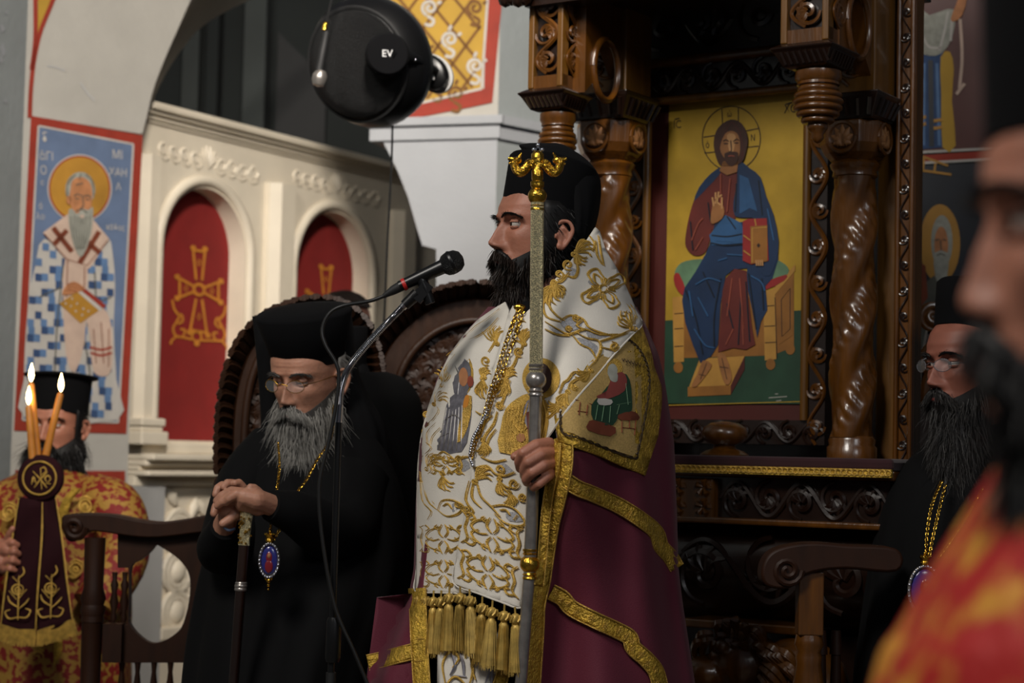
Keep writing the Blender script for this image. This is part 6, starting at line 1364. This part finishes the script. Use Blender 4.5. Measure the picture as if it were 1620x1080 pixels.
# pendant builder (oval enamel on chain)
def pendant(label, chains, c, rx, rz, Y, gem, half=False, crown=(0, 0)):
    t = thing('pendant', label, 'pendant', at(c[0], c[1]+30, Y)); s = Y/F_PX; o = at(*c, Y)
    obj('enamel', M().ball(o, (rx*s*.86, .006, rz*s*.88), 24), gem, t)
    m = M(); m.tube([o+Vector((rx*s*math.cos(a), -.001, rz*s*math.sin(a))) for a in np.linspace(0, 2*PI, 41)], .0032, 8); rim = obj('rim', m, 'silver', t)
    m = M()
    for k in range(26): a = 2*PI*k/26; m.ball(o+Vector((rx*s*1.02*math.cos(a), -.004, rz*s*1.02*math.sin(a))), .0031, 8)
    obj('rim_stones', m, 'crystal', rim, kind='stuff')
    m = M(); m.ball(o+Vector((0, -.0055, .006)), (rx*s*.32, .002, rz*s*.36), 12); m.ball(o+Vector((0, -.006, -rz*s*.35)), (rx*s*.42, .002, rz*s*.4), 12); obj('painted_figure', m, 'enamel_red', t)
    m = M(); m.ball(o+Vector((0, -.0072, .010)), (.004, .002, .0055), 10); obj('painted_face', m, 'fresco_skin', t)
    m = M(); z = rz*s; m.lathe(o+Vector((0, 0, z+.003)), [(.008, 0), (.010, .004), (.008, .008), (.012, .016), (.002, .017)], 14)
    for k in range(5): a = -PI/2+(k-2)*.5; m.ball(o+Vector((.011*math.cos(a), .011*math.sin(a), z+.021)), .003, 6)
    m.ball(o+Vector((0, 0, z+.026)), .004, 8); obj('crown', m, 'gold_shiny', t)
    m = M(); m.ball(o-Vector((0, 0, z+.008)), .0055, 10); m.ball(o-Vector((0, 0, z+.018)), .004, 8); m.ball(o-Vector((-.006, 0, z+.004)), .003, 8); m.ball(o-Vector((.006, 0, z+.004)), .003, 8); m.ball(o-Vector((0, 0, z+.027)), .0028, 8); obj('drop', m, 'gold_shiny', t)
    m = M()
    for ch in chains: links([at(*p) for p in cr(ch, 40)], .0032, .001, m)
    obj('chain', m, 'gold_shiny', t, kind='stuff'); return t
pendant('oval blue enamel pendant with gilt beads on the seated elder black robe', [[(528, 640, 4.42), (524, 690, 4.26), (500, 730, 4.22), (484, 760, 4.19), (466, 785, 4.17), (446, 830, 4.14), (430, 858, 4.12)], [(440, 700, 4.3), (442, 740, 4.21), (437, 782, 4.18), (430, 820, 4.14), (426, 858, 4.12)]], (426, 886), 15, 26, 4.115, 'enamel_blue')
# ================================================================ second cleric mostly hidden behind the elder
CY2 = 4.82
cl = thing('person', 'black robed cleric half hidden behind the seated elder, only cheek showing', 'person', Vector((at(590, 900, CY2).x, CY2, 0)))
TC = head_T(452, 646, 4.84, -78, 8, 0, .98)
body(cl, TC, {}, 'skin', [chest(590, 690, CY2+.03)]+standing_legs(at(590, 900, CY2).x, CY2+.02), .004)
face_parts(cl, TC, 'hair_black', 'skin', {}, .2); beard(cl, TC, 'hair_black', {'zmin': -.05, 'wb': .03, 'fb': .08, 'bulge': .012, 'len': .03}, 'hair_brown', 500, 8)
kamilavka(cl, TC, .150, .262, .084, .10, 0, .006)
obj('veil', loft_px(smooth_rows([(530, 536, 566, .04), (560, 545, 575, .06), (600, 549, 590, .08), (640, 546, 605, .09), (700, 535, 620, .09)], 4), CY2+.07, 32), 'black_veil', cl)
obj('robe', loft_px(smooth_rows([(588, 548, 612, .05), (598, 530, 640, .09), (615, 520, 656, .13), (645, 512, 668, .16), (720, 508, 672, .18), (900, 506, 676, .19), (1080, 505, 676, .2), (1480, 500, 680, .22)], 5), CY2+.03, 64, folds(10, .018, 640, 900)), 'black_cloth', cl)
# ================================================================ man peeping out behind the armchair
FY = 6.5
pm = thing('person', 'dark haired man whose forehead shows past the carved chair back', 'person', Vector((at(545, 900, FY).x, FY, 0)))
TF = head_T(583, 540, 6.44, 52, 4, 0, 1.0)
body(pm, TF, {}, 'skin', [chest(545, 645, FY)]+standing_legs(at(545, 900, FY).x, FY), .005)
face_parts(pm, TF, 'hair_brown', 'skin', {}, .25)
m = M(); rings = []
for z in np.linspace(.10, .236, 14):
    w, f, b_ = np.interp(z, HZ, HW)+.010, np.interp(z, HZ, HF)+(.010 if z > .18 else -.04), np.interp(z, HZ, HB)+.014
    rings.append([Vector((w*math.sin(t), -(f if math.cos(t) > 0 else b_)*math.cos(t), z+.012)) for t in np.linspace(0, 2*PI, 33)[:-1]])
obj('hair', X(m.loft(rings), TF), 'hair_brown', pm)
obj('shirt', loft_px(smooth_rows([(606, 520, 568, .05), (622, 495, 592, .08), (660, 478, 612, .12), (800, 474, 616, .13), (1150, 478, 612, .13)], 4), FY, 40), 'shirt_blue', pm)
obj('trousers', loft_px([(1148, 480, 610, .13), (1240, 486, 604, .12)], FY, 30), 'black_cloth', pm)
# ================================================================ deacon with candles
DY = 5.9
dea = thing('person', 'bearded deacon in brimmed black hat and red gold vestment at left edge', 'person', Vector((at(75, 900, DY).x, DY, 0)))
TD = head_T(64, 693, 5.80, -12, 2, 0, 1.0)
dh = [([at(5, 890, 5.50), at(-4, 868, 5.52), at(12, 868, 5.48)], [.03, .034, .022]), ([at(8, 862, 5.49), at(20, 858, 5.46), at(28, 862, 5.47)], [.013, .011, .009]), ([at(8, 876, 5.49), at(22, 872, 5.455), at(30, 876, 5.47)], [.013, .011, .009]), ([at(6, 890, 5.49), at(20, 886, 5.455), at(29, 890, 5.47)], [.013, .011, .009]), ([at(4, 902, 5.5), at(16, 899, 5.46), at(24, 902, 5.47)], [.011, .010, .008]), ([at(10, 858, 5.50), at(16, 844, 5.47), at(20, 836, 5.46)], [.013, .011, .009]), ([at(-2, 880, 5.53), at(-50, 900, 5.7), at(-45, 800, 5.9), at(50, 780, 5.92)], [.032, .042, .05, .06])]
body(dea, TD, {}, 'skin', dh+[chest(75, 775, DY+.02)]+standing_legs(at(75, 900, DY).x, DY), .0036)
face_parts(dea, TD, 'hair_black', 'skin', {}, .2)
beard(dea, TD, 'hair_black', {'zmin': -.125, 'wb': .10, 'fb': .10, 'bulge': .03, 'len': .07, 'wig': .3, 'wd': .0016}, 'hair_black', 2600, 11)
collar(dea, TD); hair_side(dea, TD, 'hair_black', (.0, .17), 400)
kamilavka(dea, TD, .150, .262, .086, .095, 6, .004, brim=.016)
rows = smooth_rows([(742, 40, 118, .08), (756, 10, 150, .11), (772, -20, 182, .14), (795, -40, 200, .17), (840, -55, 206, .19), (950, -66, 206, .21), (1080, -75, 206, .23), (1290, -80, 208, .25)], 5)
obj('vestment', loft_px(rows, DY, 64, folds(9, .015, 800, 950)), 'brocade', dea)
Sd = lambda x, y, off=0: at(x, y, DY-(.19+off)*math.sqrt(max(.02, 1-((x-70)/140)**2)))
def gb(par, ctr, w, S, off, mt='gold_braid'): return obj('braid', M().loft([[S(*(np.array(p)+np.array([dx, 0])), off) for p in cr(ctr, 6)] for dx in (-w/2, 0, w/2)], closed=False), mt, par, solid=.004)
gb(dea, [(122, 772), (104, 796), (98, 830)], 15, Sd, .03); gb(dea, [(192, 800), (174, 812), (168, 830)], 13, Sd, .03, 'gold_tassel'); gb(dea, [(40, 1000), (36, 1050), (32, 1090)], 14, Sd, .03); gb(dea, [(92, 1010), (92, 1050), (90, 1090)], 14, Sd, .03)
m = M()
for (x, y) in ((135, 800), (150, 825), (60, 1040), (62, 1075), (15, 810), (120, 900)): cordm([ring(x, y, 9, 10, 12)+[(x+9, y)], spiral(x, y, 6, 1, 0, 1.4, 10), [(x-12, y+10), (x-4, y+14), (x+4, y+10)], [(x-10, y-10), (x, y-15), (x+10, y-10)]], Sd, .005, .03, m)
obj('gold_motifs', m, 'gold_thread', dea, kind='stuff')
obj('sleeve', M().tube(cr([at(150, 795, DY-.05), at(185, 810, DY-.12), at(196, 880, DY-.18), at(150, 960, DY-.26)], 5), [.09, .085, .075, .07], 20), 'brocade', dea)
obj('sleeve', M().tube(cr([at(-2, 800, DY-.02), at(-45, 830, DY-.10), at(-50, 900, DY-.2), at(-8, 886, DY-.35)], 5), [.09, .085, .07, .05], 20), 'brocade', dea)
# candle holder with velvet ribbon, candles
KY = 5.46; s = KY/F_PX
t = thing('candle_holder', 'hand candle holder dressed with dark velvet ribbon and gold fringe', 'candle holder', at(62, 1000, KY))
obj('rod', M().tube([at(60, 985, KY+.035), at(62, 730, KY+.035)], .012, 14), 'gold_shiny', t)
obj('cup', M().lathe(at(62, 760, KY+.035), [(.012, -.02), (.02, 0), (.026, .04), (.03, .06), (.027, .066), (.01, .064)], 24), 'gold_shiny', t)
o = at(63, 756, KY); R = 37*s
obj('rosette', M().lathe(o+Vector((0, .022, 0)), [(R*.9, 0), (R, .008), (R*.99, .016), (R*.9, .022), (.002, .024)], 40, (0, -1, 0)), 'ribbon', t)
ro = M(); ro.tube([o+Vector((26*s*math.cos(a), -.004, 26*s*math.sin(a))) for a in np.linspace(0, 2*PI, 41)], .0028, 6); obj('rosette_ring', ro, 'gold_thread', t)
Sk = lambda x, y, off=0: at(x, y, KY-.004-off)
obj('monogram', cordm([[(66, 774), (64, 740)], [(64, 741), (70, 739), (73, 745), (66, 751)], [(52, 745), (64, 758), (74, 771)], [(75, 746), (64, 758), (54, 771)], [(50, 766), (53, 754), (57, 764)], [(51, 761), (56, 761)], [(74, 762), (71, 756), (76, 752), (80, 757), (76, 763)], [(72, 764), (80, 765)]], Sk, .0024, 0, sm=4), 'gold_thread', t)
def tail(poly, nm): return obj(nm, fillm(poly, lambda x, y, off=0: at(x, y, KY+.012+.008*math.sin(y*.05+x*.06)-off), 0, 12), 'ribbon', t, solid=.005)
P1 = [(30, 785), (67, 792), (66, 850), (60, 930), (55, 1000), (28, 1000), (0, 992), (8, 930), (18, 860)]; P2 = [(67, 792), (88, 785), (98, 850), (106, 920), (116, 984), (88, 994), (60, 1002), (58, 930), (64, 860)]
tail(P1, 'ribbon_tail'); tail(P2, 'ribbon_tail')
St = lambda x, y, off=0: at(x, y, KY+.004-off)
obj('ribbon_piping', cordm([[(30, 787), (18, 860), (8, 930), (1, 990)], [(67, 794), (66, 850), (60, 930), (56, 998)], [(88, 787), (98, 850), (106, 920), (115, 982)]], St, .003, .004, sm=5), 'gold_thread', t)
m = M()
for cx, cy in ((28, 940), (80, 938)):
    cordm([[(cx, cy+40), (cx+1, cy+10), (cx+2, cy-30)], ring(cx, cy-8, 9, 8, 12)+[(cx+9, cy-8)], spiral(cx, cy-8, 6, 1, 0, 1.5, 10), [(cx, cy-24), (cx+10, cy-34), (cx+8, cy-44)], [(cx, cy-20), (cx-8, cy-28)], [(cx, cy+20), (cx-12, cy+12), (cx-16, cy+2)], [(cx, cy+24), (cx+12, cy+14), (cx+18, cy+6)], [(cx, cy+36), (cx-14, cy+38), (cx-20, cy+28), (cx-12, cy+24)], [(cx, cy+36), (cx+14, cy+36), (cx+20, cy+26), (cx+12, cy+22)], [(cx-2, cy+8), (cx-14, cy-6)], [(cx+2, cy+6), (cx+14, cy-8)]], St, .0026, .004, m)
obj('flower_embroidery', m, 'gold_thread', t, kind='stuff')
m = M(); rng = np.random.RandomState(2)
for k in range(170):
    f = k/170; x, y = (np.interp(f, [0, .5, 1], [0, 28, 56]), np.interp(f, [0, .5, 1], [992, 1001, 1001])) if k % 2 else (np.interp(f, [0, 1], [59, 117]), np.interp(f, [0, 1], [1003, 984]))
    m.tube([St(x, y-6), St(x+rng.uniform(-1, 1)+(x-58)*.04, y+8), St(x+rng.uniform(-2, 2)+(x-58)*.09, y+20+rng.uniform(-2, 2))], .0017, 4)
obj('fringe', m, 'gold_tassel', t, kind='stuff')
for (b, tp, fl, lab) in (((52, 728), (45, 642), (45, 627), 'shortest lit beeswax candle standing frontmost in the deacon holder'), ((60, 728), (49, 606), (50, 590), 'tall upright lit beeswax candle behind the shortest one'), ((71, 726), (96, 622), (97.5, 605), 'lit beeswax candle leaning right in the deacon holder')):
    dy = .012 if 'frontmost' in lab else .04
    a = at(*b, KY+dy); e = at(*tp, KY+dy); f = at(*fl, KY+dy)
    c = thing('candle', lab, 'candle', a, 'candles in the deacon holder')
    obj('wax', M().tube([a, a.lerp(e, .5), a.lerp(e, .97), e], [.0115, .0105, .0095, .007], 16), 'wax', c); obj('wick', M().tube([e, e.lerp(f, .35)], .0012, 5), 'black_matte', c)
    g = e.lerp(f, .15); obj('flame', M().lathe(g, [(.001, 0), (.0055, .008), (.0078, .018), (.0062, .032), (.003, .044), (.0004, .054)], 16), 'flame', c)
# ================================================================ cleric in glasses at right
RY = 4.08
rc = thing('person', 'dark bearded cleric with rimless glasses in black robe beside throne', 'person', Vector((at(1560, 900, RY+.08).x, RY+.08, 0)))
TR = head_T(1468, 605, 4.02, -60, 2, 0, 1.0)
body(rc, TR, {'nose': 1.05}, 'skin_dark', [chest(1555, 690, RY+.09)]+standing_legs(at(1560, 900, RY).x, RY+.08), .0028)
face_parts(rc, TR, 'hair_black', 'skin_dark', {'gaze': (-.1, -1, -.15)}, .2)
beard(rc, TR, 'hair_black', {'zmin': -.14, 'wb': .05, 'fb': .085, 'bulge': .022, 'len': .06, 'wig': .25, 'wd': .0009}, 'hair_salt', 4200, 21)
collar(rc, TR); hair_side(rc, TR, 'hair_black', (.0, .19), 500); kamilavka(rc, TR, .178, .275, .086, .098, 16, .022)
glasses(TR, 'rimless spectacles with clear lenses on the right cleric nose', 'crystal', False, .0135)
obj('robe', loft_px(smooth_rows([(690, 1490, 1620, .07), (706, 1462, 1660, .11), (730, 1436, 1690, .14), (775, 1408, 1720, .17), (860, 1385, 1745, .2), (1000, 1366, 1765, .22), (1080, 1356, 1775, .23), (1320, 1345, 1790, .25), (1580, 1340, 1795, .26)], 5), RY+.09, 72, folds(12, .016, 740, 960)), 'black_cloth', rc)
pendant('oval blue enamel pendant rimmed with clear stones on the right cleric chest', [[(1490, 760, 3.98), (1474, 800, 3.95), (1466, 850, 3.93), (1466, 880, 3.92)], [(1496, 765, 3.98), (1486, 805, 3.95), (1476, 850, 3.93), (1470, 880, 3.92)], [(1556, 770, 3.98), (1530, 815, 3.94), (1504, 855, 3.92), (1484, 882, 3.915)]], (1463, 934), 25, 38, 3.905, 'enamel_blue')
# ================================================================ foreground priest, out of focus
GY = 1.09
fg = thing('person', 'blurred foreground priest in black hat and red gold vestment at right edge', 'person', Vector((at(1900, 900, GY).x, GY, 0)))
TG = head_T(1492, 478, 1.065, -94, 2, 0, .98)
body(fg, TG, {'nose': .68}, 'skin', [chest(1760, 760, GY+.01)]+standing_legs(at(1800, 900, GY).x, GY+.02), .0035)
face_parts(fg, TG, 'hair_black', 'skin', {}, .25)
beard(fg, TG, 'hair_black', {'zmin': -.09, 'wb': .05, 'fb': .075, 'bulge': .014, 'len': .05, 'wig': .2}, 'hair_black', 1500, 31)
collar(fg, TG); hair_side(fg, TG, 'hair_black', (.0, .19), 400); kamilavka(fg, TG, .165, .30, .088, .094, 3, .006)
obj('vestment', loft_px(smooth_rows([(590, 1735, 1890, .045), (620, 1690, 1960, .065), (655, 1645, 2030, .09), (690, 1615, 2080, .11), (740, 1585, 2130, .13), (800, 1550, 2170, .15), (900, 1490, 2220, .17), (1000, 1436, 2260, .185), (1080, 1396, 2290, .19), (1400, 1330, 2320, .2), (2200, 1280, 2360, .22), (4000, 1260, 2400, .24)], 5), GY+.06, 64, folds(8, .012, 800, 1100)), 'brocade_fg', fg)
